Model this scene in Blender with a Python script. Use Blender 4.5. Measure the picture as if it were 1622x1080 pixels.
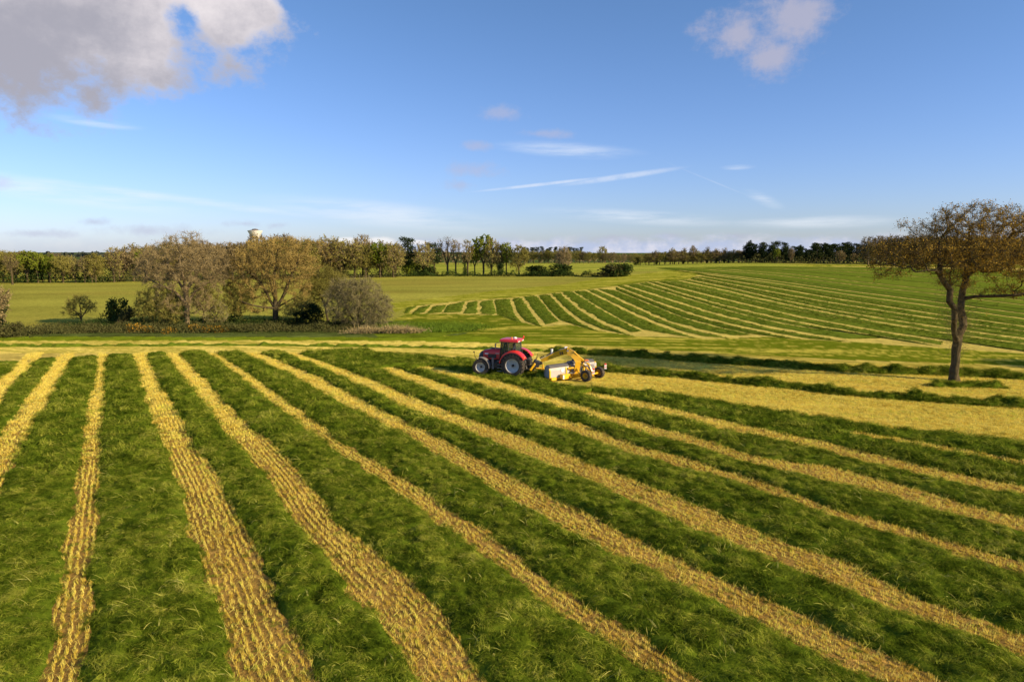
import bpy, math, random
import numpy as np
from mathutils import Vector, Matrix, noise as mnoise
random.seed(7); rng = np.random.default_rng(7)
S = bpy.context.scene
COL = S.collection
for o in list(bpy.data.objects): bpy.data.objects.remove(o)
R = math.radians
PI = math.pi

# ------------------------------------------------------------------ camera
CAM_H = 10.5; FPX = 1622 * 24 / 36.0; PITCH = R(7.48)
cam = bpy.data.objects.new('camera', bpy.data.cameras.new('camera'))
COL.objects.link(cam); S.camera = cam
cam.location = (0, 0, CAM_H); cam.rotation_euler = (R(90) - PITCH, 0, 0)
cam.data.lens = 24; cam.data.sensor_width = 36; cam.data.clip_start = .1; cam.data.clip_end = 9000

# ------------------------------------------------------------------ sky, sun, exposure
SUN_EL = R(24); SUN_AZ = R(114)          # clockwise from the viewing direction (+Y): right and a little behind
S.view_settings.view_transform = 'Standard'; S.view_settings.look = 'None'
S.view_settings.exposure = 0.72; S.view_settings.gamma = 1
S.view_settings.use_curve_mapping = False
sd = bpy.data.lights.new('sun', 'SUN'); sd.energy = 5.0; sd.angle = R(.53); sd.color = (1, .80, .50)
sun = bpy.data.objects.new('sun', sd); COL.objects.link(sun)
sdir = Vector((math.sin(SUN_AZ) * math.cos(SUN_EL), math.cos(SUN_AZ) * math.cos(SUN_EL), math.sin(SUN_EL)))
sun.rotation_euler = sdir.to_track_quat('Z', 'Y').to_euler(); sun.location = (60, -30, 60)

W = bpy.data.worlds.new('World'); S.world = W; W.use_nodes = True
wt = W.node_tree; wt.nodes.clear()
def wn(t, **k):
    n = wt.nodes.new(t)
    for a, b in k.items(): setattr(n, a, b)
    return n
def wlink(v, s):
    if isinstance(v, (int, float)): s.default_value = v
    elif isinstance(v, (tuple, list)): s.default_value = v
    else: wt.links.new(v, s)
def M(op, a, b=None, c=None, clamp=False):
    n = wn('ShaderNodeMath', operation=op, use_clamp=clamp)
    wlink(a, n.inputs[0])
    if b is not None: wlink(b, n.inputs[1])
    if c is not None: wlink(c, n.inputs[2])
    return n.outputs[0]
def sstep(x, a, b):
    n = wn('ShaderNodeMapRange', interpolation_type='SMOOTHSTEP')
    wlink(x, n.inputs[0]); n.inputs[1].default_value = a; n.inputs[2].default_value = b
    return n.outputs[0]
def cmix(f, a, b):
    n = wn('ShaderNodeMix', data_type='RGBA'); wlink(f, n.inputs[0]); wlink(a, n.inputs[6]); wlink(b, n.inputs[7])
    return n.outputs[2]
def pix_dir(u, v):
    d = Vector(((u - 811) / FPX, 1, -(v - 540) / FPX))
    c, s = math.cos(PITCH), math.sin(PITCH)
    return Vector((d.x, d.y * c + d.z * s, -d.y * s + d.z * c)).normalized()
def azel(u, v):
    d = pix_dir(u, v); return math.atan2(d.x, d.y), math.asin(d.z)
tc = wn('ShaderNodeTexCoord'); sep = wn('ShaderNodeSeparateXYZ')
nrm = wn('ShaderNodeVectorMath', operation='NORMALIZE'); wt.links.new(tc.outputs['Generated'], nrm.inputs[0])
wt.links.new(nrm.outputs[0], sep.inputs[0])
dx, dy, dz = sep.outputs
AZ = M('ARCTAN2', dx, dy); EL = M('ARCSINE', dz)
comb = wn('ShaderNodeCombineXYZ'); wt.links.new(AZ, comb.inputs[0]); wt.links.new(EL, comb.inputs[1])
def wnoise(sx, sy, scale, detail=6, rough=.55, off=0.0):
    mp = wn('ShaderNodeMapping'); mp.inputs['Scale'].default_value = (sx, sy, 1); mp.inputs['Location'].default_value = (off, off * .7, off)
    wt.links.new(comb.outputs[0], mp.inputs[0])
    n = wn('ShaderNodeTexNoise'); wt.links.new(mp.outputs[0], n.inputs['Vector'])
    n.inputs['Scale'].default_value = scale; n.inputs['Detail'].default_value = detail; n.inputs['Roughness'].default_value = rough
    return n.outputs['Fac']
def ell(u, v, ru, rv, rot=0.0):
    """1 at the centre of an elliptical patch of sky, 0 at its rim, negative outside"""
    a0, e0 = azel(u, v); c, s = math.cos(R(rot)), math.sin(R(rot))
    da = M('MULTIPLY', M('SUBTRACT', AZ, a0), math.cos(e0)); de = M('SUBTRACT', EL, e0)
    p = M('MULTIPLY', M('ADD', M('MULTIPLY', da, c), M('MULTIPLY', de, s)), FPX * 1.0 / ru)
    q = M('MULTIPLY', M('SUBTRACT', M('MULTIPLY', de, c), M('MULTIPLY', da, s)), FPX * 1.0 / rv)
    return M('SUBTRACT', 1.0, M('SQRT', M('ADD', M('MULTIPLY', p, p), M('MULTIPLY', q, q))))
def mx(lst):
    r = lst[0]
    for x in lst[1:]: r = M('MAXIMUM', r, x)
    return r
nish = wn('ShaderNodeTexSky', sky_type='NISHITA'); nish.sun_disc = False
nish.sun_elevation = SUN_EL; nish.sun_rotation = SUN_AZ; nish.altitude = 0
nish.air_density = 1.0; nish.dust_density = .4; nish.ozone_density = 2.0
SKYC = nish.outputs[0]
sky_col = cmix(sstep(EL, -.02, .42), (0.92, 1.05, 1.62, 1), (.86, 1.10, 1.42, 1))
mul = wn('ShaderNodeMix', data_type='RGBA', blend_type='MULTIPLY'); mul.inputs[0].default_value = 1
wlink(SKYC, mul.inputs[6]); wlink(sky_col, mul.inputs[7]); col = mul.outputs[2]
n_big = wnoise(1, 1.3, 5.5, 8, .56, 3.1); n_fine = wnoise(1, 1.2, 22, 9, .66, 9.0); n_str = wnoise(1, 9, 8, 6, .6, 5.0)
# broad cumulus at the upper left
big = mx([ell(30, -15, 310, 158), ell(212, 56, 112, 108, -20), ell(348, -6, 90, 84, -8), ell(140, 18, 200, 118), ell(225, -35, 170, 60)])
dens = M('ADD', M('ADD', big, M('MULTIPLY', M('SUBTRACT', n_big, .5), 1.25)), M('MULTIPLY', M('SUBTRACT', n_fine, .5), .85))
notch = ell(286, 50, 48, 95, 0)
dens = M('SUBTRACT', dens, M('MULTIPLY', sstep(M('ADD', notch, M('MULTIPLY', M('SUBTRACT', n_big, .5), 1.2)), -.1, .9), .26))
m1 = sstep(dens, .0, .36)
shade = sstep(M('ADD', M('ADD', ell(30, 95, 310, 110), M('MULTIPLY', M('SUBTRACT', n_big, .5), 2.6)), M('MULTIPLY', M('SUBTRACT', n_fine, .5), 1.3)), -.75, .75)
ccol = cmix(shade, (8.6, 7.9, 7.9, 1), (3.9, 3.75, 4.2, 1))
col = cmix(M('MULTIPLY', m1, .95), col, ccol)
# thin pinkish cloud at the upper right and small grey puffs
sm = mx([ell(1168, 52, 56, 36), ell(1250, 32, 70, 60), ell(1228, 90, 62, 38)])
m2 = sstep(M('ADD', M('ADD', sm, M('MULTIPLY', M('SUBTRACT', n_fine, .5), 2.6)), M('MULTIPLY', M('SUBTRACT', n_big, .5), 1.6)), -.05, 1.0)
col = cmix(M('MULTIPLY', m2, .8), col, (4.6, 4.5, 5.6, 1))
pf = mx([ell(795, 180, 48, 17), ell(750, 271, 66, 18, -4), ell(728, 294, 32, 13), ell(757, 231, 32, 10), ell(865, 212, 50, 10), ell(232, 366, 95, 12), ell(150, 352, 26, 9),
         ell(392, 355, 40, 8), ell(435, 357, 22, 8), ell(60, 370, 60, 8), ell(1166, 374, 24, 7), ell(4, 292, 20, 12), ell(1062, 374, 40, 10), ell(965, 378, 70, 9)])
m3 = sstep(M('ADD', M('ADD', pf, M('MULTIPLY', M('SUBTRACT', n_fine, .5), 2.6)), -.05), .0, .95)
col = cmix(M('MULTIPLY', m3, .5), col, (4.6, 4.7, 6.2, 1))
# bank of cloud low over the horizon
_, e_top = azel(1050, 377); _, e_hz = azel(1050, 398)
n_low = wnoise(1, 2.2, 26, 6, .6, 2.0)
band = sstep(M('ADD', EL, M('MULTIPLY', M('SUBTRACT', n_low, .5), .030)), e_top + .006, e_top - .012)
side = sstep(AZ, R(-18), R(2)); m4 = M('MULTIPLY', band, M('ADD', M('MULTIPLY', side, .75), .2))
lowc = cmix(sstep(n_fine, .42, .68), (4.6, 5.3, 7.2, 1), (7.0, 7.0, 7.9, 1))
col = cmix(m4, col, lowc)
wp = mx([ell(552, 382, 40, 8), ell(600, 382, 30, 9), ell(660, 384, 25, 5)])
col = cmix(M('MULTIPLY', sstep(M('ADD', wp, M('MULTIPLY', M('SUBTRACT', n_fine, .5), 1.1)), .0, .6), .75), col, (9, 8.8, 8.8, 1))
# high streaks of ice cloud and two aircraft trails
cs = mx([ell(900, 238, 135, 15, -4), ell(150, 194, 66, 8, -3), ell(1010, 344, 190, 14, -4), M('SUBTRACT', ell(1210, 316, 50, 15, -25), .25), ell(1168, 265, 30, 5), ell(610, 340, 230, 26, -5), ell(1290, 352, 150, 12), ell(60, 300, 260, 20, -7), ell(250, 312, 300, 9, -6)])
m5 = M('MULTIPLY', sstep(cs, 0, .9), sstep(n_str, .28, .66))
col = cmix(M('MULTIPLY', m5, .5), col, (8.4, 8.8, 9.4, 1))
tr = mx([ell(985, 280, 112, 6, 7.2), ell(860, 292, 130, 3.4, 6)])
tr2 = M('MULTIPLY', ell(1130, 288, 108, 2.0, -23.5), .32)
m6 = M('MULTIPLY', sstep(M('MAXIMUM', tr, tr2), 0, .75), sstep(n_fine, .2, .6))
col = cmix(M('MULTIPLY', m6, .42), col, (9, 9, 9.3, 1))
# a few scattered clouds over the rest of the sky, outside the photograph
far = M('MULTIPLY', sstep(wnoise(1, 1.4, 3.0, 7, .55, 7.7), .6, .74), sstep(M('ABSOLUTE', AZ), R(50), R(70)))
col = cmix(M('MULTIPLY', far, .7), col, (5.2, 5.1, 5.5, 1))
bg = wn('ShaderNodeBackground'); wlink(col, bg.inputs[0]); bg.inputs[1].default_value = .066
wo = wn('ShaderNodeOutputWorld'); wt.links.new(bg.outputs[0], wo.inputs[0])
S.cycles.max_bounces = 5; S.cycles.transparent_max_bounces = 6; S.cycles.diffuse_bounces = 2; S.cycles.caustics_reflective = False; S.cycles.caustics_refractive = False

# ------------------------------------------------------------------ noise, terrain height, pixel -> ground
_perm = np.random.default_rng(3).random((256, 256))
def vnoise(x, y):
    x = np.asarray(x, float); y = np.asarray(y, float)
    xi = np.floor(x).astype(int); yi = np.floor(y).astype(int); fx = x - xi; fy = y - yi
    fx = fx * fx * (3 - 2 * fx); fy = fy * fy * (3 - 2 * fy)
    a = _perm[xi & 255, yi & 255]; b = _perm[(xi + 1) & 255, yi & 255]
    c = _perm[xi & 255, (yi + 1) & 255]; d = _perm[(xi + 1) & 255, (yi + 1) & 255]
    return (a * (1 - fx) + b * fx) * (1 - fy) + (c * (1 - fx) + d * fx) * fy - .5
def fbm(x, y, o=4, g=.5):
    r = 0; a = 1.0
    for i in range(o):
        r = r + a * vnoise(np.asarray(x) * 2 ** i + 17.3 * i, np.asarray(y) * 2 ** i - 9.1 * i); a *= g
    return r
def smooth(x, a, b):
    t = np.clip((np.asarray(x, float) - a) / (b - a), 0, 1); return t * t * (3 - 2 * t)
def hgt(x, y):
    x = np.asarray(x, float); y = np.asarray(y, float)
    z = 4.2 * smooth(y, 130, 370) * smooth(x, -60, 170) - 9 * smooth(y, 380, 900) * smooth(x, -60, 170)
    z = z - 1.2 * smooth(y, 84, 100) * (1 - smooth(y, 108, 190)) * (1 - smooth(x, -30, 20))
    z = z + 3 * smooth(y, 1200, 2500)
    z = z + .5 * fbm(x / 60, y / 60, 2) * smooth(y, 100, 200)
    return z
def P(u, v, lift=0.0):
    """ground point seen at photo pixel (u, v)"""
    d = pix_dir(u, v); t = 5.0; prev = t
    while t < 4000:
        p = d * t; g = CAM_H + p.z - float(hgt(p.x, p.y)) - lift
        if g < 0: break
        prev = t; t += max(.3, min(g * 3, t * .05))
    a, b = prev, t
    for _ in range(30):
        m = (a + b) / 2; p = d * m
        if CAM_H + p.z - float(hgt(p.x, p.y)) - lift < 0: b = m
        else: a = m
    p = d * b; return np.array([p.x, p.y, CAM_H + p.z])
def PV(uv):
    uv = np.asarray(uv, float); c, s_ = math.cos(PITCH), math.sin(PITCH); a = (uv[:, 0] - 811) / FPX; b = -(uv[:, 1] - 540) / FPX
    D = np.stack([a, c + b * s_, -s_ + b * c], 1); D /= np.linalg.norm(D, axis=1)[:, None]; t = np.full(len(D), 5.0); prev = t.copy(); live = np.ones(len(D), bool)
    for _ in range(600):
        g = CAM_H + D[:, 2] * t - hgt(D[:, 0] * t, D[:, 1] * t); live &= (g > 0) & (t < 4000)
        if not live.any(): break
        prev = np.where(live, t, prev); t = np.where(live, t + np.clip(g * 3, .3, np.maximum(t * .05, .3)), t)
    lo, hi = prev, t
    for _ in range(26):
        m = (lo + hi) / 2; g = CAM_H + D[:, 2] * m - hgt(D[:, 0] * m, D[:, 1] * m); below = g < 0; hi = np.where(below, m, hi); lo = np.where(below, lo, m)
    q = D * hi[:, None]; q[:, 2] += CAM_H; return q
def depth_scale(p):       # photo pixels per metre at a point
    c, s = math.cos(PITCH), math.sin(PITCH)
    return FPX / (p[1] * c - (p[2] - CAM_H) * s)
def proj(p):
    c, s = math.cos(PITCH), math.sin(PITCH); z = p[2] - CAM_H; w = p[1] * c - z * s; h = p[1] * s + z * c
    return 811 + FPX * p[0] / w, 540 - FPX * h / w

# ------------------------------------------------------------------ object helpers
def mesh_obj(name, verts, faces, mat=None, parent=None, smooth_=False, attrs=None):
    me = bpy.data.meshes.new(name); verts = np.asarray(verts, np.float32)
    if isinstance(faces, np.ndarray):
        nf, k = faces.shape; me.vertices.add(len(verts)); me.vertices.foreach_set('co', verts.ravel())
        me.loops.add(nf * k); me.loops.foreach_set('vertex_index', faces.astype(np.int32).ravel())
        me.polygons.add(nf); me.polygons.foreach_set('loop_start', np.arange(nf, dtype=np.int32) * k)
        me.polygons.foreach_set('loop_total', np.full(nf, k, np.int32)); me.update(calc_edges=True)
    else:
        me.from_pydata([tuple(map(float, v)) for v in verts], [], faces); me.update()
    if smooth_: me.polygons.foreach_set('use_smooth', np.ones(len(me.polygons), bool))
    if attrs:
        for n, a in attrs.items():
            if a.ndim == 1:
                at = me.attributes.new(n, 'FLOAT', 'POINT'); at.data.foreach_set('value', a.astype(np.float32))
            else:
                at = me.attributes.new(n, 'FLOAT_COLOR', 'POINT'); at.data.foreach_set('color', a.astype(np.float32).ravel())
    if mat:
        for m in (mat if isinstance(mat, (list, tuple)) else [mat]): me.materials.append(m)
    o = bpy.data.objects.new(name, me); COL.objects.link(o)
    if parent is not None: o.parent = parent
    return o
def tag(o, label=None, cat=None, group=None, kind=None):
    if label: o['label'] = label
    if cat: o['category'] = cat
    if group: o['group'] = group
    if kind: o['kind'] = kind
    return o
def empty(name, loc=(0, 0, 0), rz=0, label=None, cat=None, group=None):
    o = bpy.data.objects.new(name, None); COL.objects.link(o); o.location = loc; o.rotation_euler = (0, 0, rz); o.empty_display_size = .2
    return tag(o, label, cat, group)
def copy_tree(o, parent=None):
    c = o.copy(); COL.objects.link(c); c.parent = parent
    for ch in list(o.children): copy_tree(ch, c)
    return c
def rotm(rx=0, ry=0, rz=0):
    return (Matrix.Rotation(rz, 3, 'Z') @ Matrix.Rotation(ry, 3, 'Y') @ Matrix.Rotation(rx, 3, 'X'))

class MB:
    def __init__(s): s.v = []; s.f = []; s.m = []
    def add(s, vs, fs, mi=0):
        b = len(s.v); s.v += [tuple(v) for v in vs]; s.f += [tuple(i + b for i in f) for f in fs]; s.m += [mi] * len(fs); return s
    def box(s, c, d, rot=None, mi=0, bev=0.0, taper=None):
        hx, hy, hz = d[0] / 2, d[1] / 2, d[2] / 2; rot = rot or Matrix.Identity(3); c = Vector(c)
        b = min(bev, hx * .9, hy * .9, hz * .9); vs = []; fs = []
        if b <= 0:
            for z in (-hz, hz):
                k = (taper if (taper and z > 0) else 1)
                for x, y in ((-hx, -hy), (hx, -hy), (hx, hy), (-hx, hy)): vs.append(c + rot @ Vector((x * k, y * k, z)))
            fs = [(0, 3, 2, 1), (4, 5, 6, 7), (0, 1, 5, 4), (1, 2, 6, 5), (2, 3, 7, 6), (3, 0, 4, 7)]
        else:
            lv = [(-hz, b), (-hz + b, 0), (hz - b, 0), (hz, b)]
            for z, ins in lv:
                x1, y1 = hx - ins, hy - ins; q = b if ins == 0 else b * .4
                for x, y in ((-x1 + q, -y1), (x1 - q, -y1), (x1, -y1 + q), (x1, y1 - q), (x1 - q, y1), (-x1 + q, y1), (-x1, y1 - q), (-x1, -y1 + q)):
                    vs.append(c + rot @ Vector((x, y, z)))
            for l in range(3):
                for i in range(8): j = (i + 1) % 8; fs.append((l * 8 + i, l * 8 + j, l * 8 + 8 + j, l * 8 + 8 + i))
            fs += [tuple(range(7, -1, -1)), tuple(range(24, 32))]
        return s.add(vs, fs, mi)
    def tube(s, pts, r, n=8, mi=0, cap=True):
        pts = [Vector(p) for p in pts]; rs = r if isinstance(r, (list, tuple)) else [r] * len(pts); vs = []; fs = []
        for i, p in enumerate(pts):
            t = (pts[min(i + 1, len(pts) - 1)] - pts[max(i - 1, 0)]).normalized()
            a = Vector((0, 0, 1)) if abs(t.z) < .9 else Vector((1, 0, 0)); x = t.cross(a).normalized(); y = t.cross(x)
            for k in range(n): an = 2 * PI * k / n; vs.append(p + (x * math.cos(an) + y * math.sin(an)) * rs[i])
        for i in range(len(pts) - 1):
            for k in range(n): k2 = (k + 1) % n; fs.append((i * n + k, i * n + k2, i * n + n + k2, i * n + n + k))
        if cap: fs += [tuple(range(n)), tuple(range((len(pts) - 1) * n + n - 1, (len(pts) - 1) * n - 1, -1))]
        return s.add(vs, fs, mi)
    def lathe(s, prof, n=24, org=(0, 0, 0), rot=None, mi=0):
        """profile of (radius, height) turned about the local y axis"""
        rot = rot or Matrix.Identity(3); org = Vector(org); vs = []; fs = []
        for r, h in prof:
            for k in range(n): a = 2 * PI * k / n; vs.append(org + rot @ Vector((r * math.cos(a), h, r * math.sin(a))))
        for i in range(len(prof) - 1):
            for k in range(n): k2 = (k + 1) % n; fs.append((i * n + k, i * n + k2, i * n + n + k2, i * n + n + k))
        return s.add(vs, fs, mi)
    def loft(s, rings, mi=0, cap=True, closed=True):
        n = len(rings[0]); vs = [p for r in rings for p in r]; fs = []
        for i in range(len(rings) - 1):
            for k in range(n if closed else n - 1): k2 = (k + 1) % n; fs.append((i * n + k, i * n + k2, i * n + n + k2, i * n + n + k))
        if cap and closed: fs += [tuple(range(n - 1, -1, -1)), tuple(range((len(rings) - 1) * n, len(rings) * n))]
        return s.add(vs, fs, mi)
    def build(s, name, mat, parent=None, smooth_=False, thick=None):
        me = bpy.data.meshes.new(name); me.from_pydata(s.v, [], s.f)
        mats = mat if isinstance(mat, (list, tuple)) else [mat]
        for m in mats: me.materials.append(m)
        me.polygons.foreach_set('material_index', s.m)
        import bmesh
        bm = bmesh.new(); bm.from_mesh(me); bmesh.ops.recalc_face_normals(bm, faces=bm.faces); bm.to_mesh(me); bm.free()
        if smooth_:
            me.polygons.foreach_set('use_smooth', [True] * len(me.polygons)); me.set_sharp_from_angle(angle=R(38))
        o = bpy.data.objects.new(name, me); COL.objects.link(o)
        if parent is not None: o.parent = parent
        if thick:
            md = o.modifiers.new('thickness', 'SOLIDIFY'); md.thickness = thick; md.offset = 0
        return o

# ------------------------------------------------------------------ materials
def nt_new(name):
    m = bpy.data.materials.new(name); m.use_nodes = True; t = m.node_tree; t.nodes.clear()
    out = t.nodes.new('ShaderNodeOutputMaterial'); return m, t, out
def N(t, ty, **k):
    n = t.nodes.new(ty)
    for a, b in k.items():
        setattr(n, a, b)
    return n
def ramp(t, src, stops):
    r = N(t, 'ShaderNodeValToRGB'); cr = r.color_ramp
    while len(cr.elements) < len(stops): cr.elements.new(.5)
    for e, (p, c) in zip(cr.elements, stops): e.position = p; e.color = (*c, 1)
    t.links.new(src, r.inputs[0]); return r.outputs[0]
def tnoise(t, scale, detail=4, rough=.6, sc=(1, 1, 1), vec=None):
    mp = N(t, 'ShaderNodeMapping'); mp.inputs['Scale'].default_value = sc
    if vec is None: vec = N(t, 'ShaderNodeNewGeometry').outputs['Position']
    t.links.new(vec, mp.inputs[0]); n = N(t, 'ShaderNodeTexNoise'); t.links.new(mp.outputs[0], n.inputs['Vector'])
    n.inputs['Scale'].default_value = scale; n.inputs['Detail'].default_value = detail; n.inputs['Roughness'].default_value = rough
    return n.outputs['Fac']
def tmath(t, op, a, b):
    n = N(t, 'ShaderNodeMath', operation=op)
    for i, x in enumerate((a, b)):
        if isinstance(x, (int, float)): n.inputs[i].default_value = x
        else: t.links.new(x, n.inputs[i])
    return n.outputs[0]
def tmix(t, f, a, b, bt='MIX'):
    n = N(t, 'ShaderNodeMix', data_type='RGBA', blend_type=bt)
    for x, s in ((f, n.inputs[0]), (a, n.inputs[6]), (b, n.inputs[7])):
        if isinstance(x, (int, float)): s.default_value = x
        elif isinstance(x, tuple): s.default_value = (*x, 1)[:4]
        else: t.links.new(x, s)
    return n.outputs[2]
def plain(name, c, rough=.5, metal=0.0, dirt=.25, scale=6, coat=0.0, dirtc=(.16, .12, .07)):
    m, t, out = nt_new(name); b = N(t, 'ShaderNodeBsdfPrincipled'); t.links.new(b.outputs[0], out.inputs[0])
    tcn = N(t, 'ShaderNodeTexCoord'); n1 = tnoise(t, scale, 5, .65, vec=tcn.outputs['Object'])
    f = tmath(t, 'MULTIPLY', ramp(t, n1, [(.42, (0, 0, 0)), (.75, (1, 1, 1))]), dirt)
    colr = tmix(t, f, c, dirtc); t.links.new(colr, b.inputs['Base Color'])
    rr = N(t, 'ShaderNodeMapRange'); t.links.new(n1, rr.inputs[0]); rr.inputs[3].default_value = max(0, rough - .1); rr.inputs[4].default_value = min(1, rough + .2)
    t.links.new(rr.outputs[0], b.inputs['Roughness']); b.inputs['Metallic'].default_value = metal
    if coat: b.inputs['Coat Weight'].default_value = coat; b.inputs['Coat Roughness'].default_value = .15
    return m
def leafy(name, stops, scale=.35, trans=.3, rough=.55, rand=.5, fine=9.0):
    """foliage: colour from a large patch noise, a fine noise and the object's own random number"""
    m, t, out = nt_new(name)
    a = tnoise(t, scale, 3); f = tnoise(t, fine, 2); oi = N(t, 'ShaderNodeObjectInfo')
    s = tmath(t, 'ADD', tmath(t, 'MULTIPLY', a, .55), tmath(t, 'MULTIPLY', f, .45))
    s = tmath(t, 'ADD', s, tmath(t, 'MULTIPLY', tmath(t, 'SUBTRACT', oi.outputs['Random'], .5), rand))
    c = ramp(t, s, stops)
    b = N(t, 'ShaderNodeBsdfPrincipled'); t.links.new(c, b.inputs['Base Color']); b.inputs['Roughness'].default_value = rough
    b.inputs['Specular IOR Level'].default_value = 0
    tr = N(t, 'ShaderNodeBsdfTranslucent'); t.links.new(c, tr.inputs[0]); mixs = N(t, 'ShaderNodeMixShader'); mixs.inputs[0].default_value = trans
    t.links.new(b.outputs[0], mixs.inputs[1]); t.links.new(tr.outputs[0], mixs.inputs[2]); t.links.new(mixs.outputs[0], out.inputs[0])
    return m

# ------------------------------------------------------------------ field layout, traced strips of stubble
DS = np.array([.5, -.866]); NV = np.array([.866, .5])
def rows(*a): return [(ul, v) for v, ul, ur in a], [(ur, v) for v, ul, ur in a]
STRIPS = [
 rows((560, 46, 66), (588, 18, 42), (600, 2, 30), (628, -30, 8)),
 rows((560, 99, 117), (597, 71, 97), (643, 37, 71), (680, 9, 46), (720, -18, 26), (760, -46, 5)),
 rows((560, 157, 166), (612, 151, 164), (643, 142, 162), (705, 132, 156), (770, 123, 152), (841, 112, 146), (911, 104, 136), (981, 94, 136), (1052, 76, 128), (1078, 67, 122)),
 rows((560, 211, 231), (612, 228, 252), (659, 243, 284), (705, 262, 306), (770, 288, 348), (841, 306, 387), (911, 331, 421), (981, 352, 454), (1052, 380, 484), (1078, 392, 500)),
 rows((560, 262, 283), (597, 290, 318), (643, 330, 361), (680, 356, 395), (697, 372, 423), (762, 432, 481), (827, 470, 528), (892, 528, 605), (911, 545, 638), (950, 565, 668), (981, 600, 709), (1052, 655, 746), (1078, 668, 758)),
 rows((560, 331, 343), (597, 382, 400), (643, 438, 463), (668, 475, 500), (697, 510, 531), (746, 585, 615), (794, 653, 690), (843, 718, 767), (892, 789, 825), (950, 856, 908), (981, 905, 968), (1030, 985, 1040), (1078, 1058, 1102)),
 rows((560, 388, 411), (591, 456, 486), (600, 473, 508), (649, 562, 600), (697, 659, 700), (746, 737, 790), (794, 818, 882), (841, 902, 976), (869, 962, 1032), (960, 1150, 1238), (1010, 1240, 1334), (1060, 1345, 1448), (1078, 1384, 1488)),
 rows((560, 452, 470), (578, 494, 520), (600, 547, 582), (649, 650, 701), (697, 773, 832), (730, 854, 920), (775, 962, 1040), (865, 1162, 1250), (900, 1262, 1356), (945, 1362, 1448), (1020, 1560, 1640)),
 ([(600, 583), (646, 603), (760, 651), (800, 653), (883, 680), (923, 690), (1016, 723), (1077, 738), (1154, 760), (1222, 784), (1314, 817), (1352, 828), (1458, 858), (1527, 882), (1597, 903)],
  [(606, 577), (672, 599), (800, 641), (923, 673), (1016, 709), (1077, 724), (1154, 747), (1222, 771), (1314, 805), (1352, 816), (1458, 842), (1527, 867), (1597, 886)]),
 ([(642, 583), (690, 592), (800, 621), (923, 657), (1016, 686), (1108, 710), (1201, 738), (1293, 759), (1389, 780), (1472, 803), (1555, 829), (1622, 841)],
  [(652, 577), (700, 584), (800, 608), (923, 644), (1016, 671), (1108, 696), (1201, 725), (1305, 738), (1389, 757), (1472, 782), (1555, 807), (1622, 819)]),
 ([(918, 623), (985, 643), (1047, 655), (1108, 671), (1170, 686), (1232, 698), (1300, 714), (1389, 737), (1472, 757), (1555, 776), (1622, 786)],
  [(920, 619), (985, 631), (1047, 644), (1108, 659), (1170, 672), (1232, 687), (1300, 699), (1389, 721), (1472, 741), (1555, 760), (1622, 771)]),
 ([(1330, 686), (1358, 690), (1472, 710), (1511, 718), (1622, 738)], [(1332, 682), (1358, 684), (1472, 703), (1511, 711), (1622, 730)]),
]
QEDGE = [(600, 559), (680, 562), (745, 568), (800, 586), (860, 601), (885, 610), (939, 616), (1047, 623), (1139, 636), (1232, 652), (1333, 664), (1416, 680), (1500, 684), (1622, 701)]
S_END = 0.0
def edge_fn(poly):
    g = PV(poly)[:, :2]; s = g @ DS; n = g @ NV; o = np.argsort(s); s, n = s[o], n[o]
    k = max(2, len(s) // 2); sl = np.polyfit(s[-k:], n[-k:], 1)[0] if len(s) > 2 else 0; sl = float(np.clip(sl, -.22, .22))
    s = np.append(s, s[-1] + 60); n = np.append(n, n[-1] + 60 * sl)
    return s, n
EDG = [(edge_fn(a), edge_fn(b)) for a, b in STRIPS]
QE = edge_fn(QEDGE)
def ev(e, s): return np.interp(s, e[0], e[1])
def rag(s, k, amp=.13): return amp * 2 * fbm(s / .9 + k * 31, s * 0 + k * 7.7, 4, .6) + amp * fbm(s / 4 + k * 3, s * 0 + 2.2, 2)
YTOP = [P(u, 558.5)[1] for u in (0, 800)]

def in_view(x, y, mar=4.0, zz=0.0):
    c, s = math.cos(PITCH), math.sin(PITCH); z = zz - CAM_H; w = y * c - z * s; h = y * s + z * c
    return (w > 2) & (np.abs(x) < w * .765 + mar) & (-h < w * .53 + mar * .6)

# ------------------------------------------------------------------ ground: one sheet to the horizon
def polyg(pts): return PV(pts)[:, :2]
def pip(x, y, poly):
    inside = np.zeros(x.shape, bool); n = len(poly); j = n - 1
    for i in range(n):
        xi, yi = poly[i]; xj, yj = poly[j]
        c = ((yi > y) != (yj > y)) & (x < (xj - xi) * (y - yi) / (yj - yi + 1e-12) + xi); inside ^= c; j = i
    return inside
def ray_of(u, v):
    return P(u, v)[:2]
th_f = np.linspace(R(-47), R(47), 620); th_c = np.linspace(R(47), R(313), 60)[1:-1]
th = np.concatenate([th_f, th_c]); NT = len(th)
rr = np.concatenate([[.4, 3, 6], np.geomspace(9, 5200, 600)]); NR = len(rr)
TH, RR = np.meshgrid(th, rr); GX = RR * np.sin(TH); GY = RR * np.cos(TH); GZ = hgt(GX, GY)
gx, gy = GX.ravel(), GY.ravel()
wob = fbm(gx / 3, gy / 3, 3) * .8; 
def C(*c): return np.array(c)
cols = np.tile(C(.285, .275, .045), (len(gx), 1))                          # pasture
pn = fbm(gx / 25, gy / 9, 4); cols = cols * (1 + .35 * pn[:, None])
olive = smooth(fbm(gx / 40 + 9, gy / 16, 3), .05, .5)[:, None]; cols = cols * (1 - olive * .35) + olive * .35 * C(.26, .2, .04)
def paint(mask, c, k=1.0):
    m = mask.astype(float)[:, None] * k if mask.ndim == 1 else mask
    cols[:] = cols * (1 - m) + m * np.asarray(c)
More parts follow.
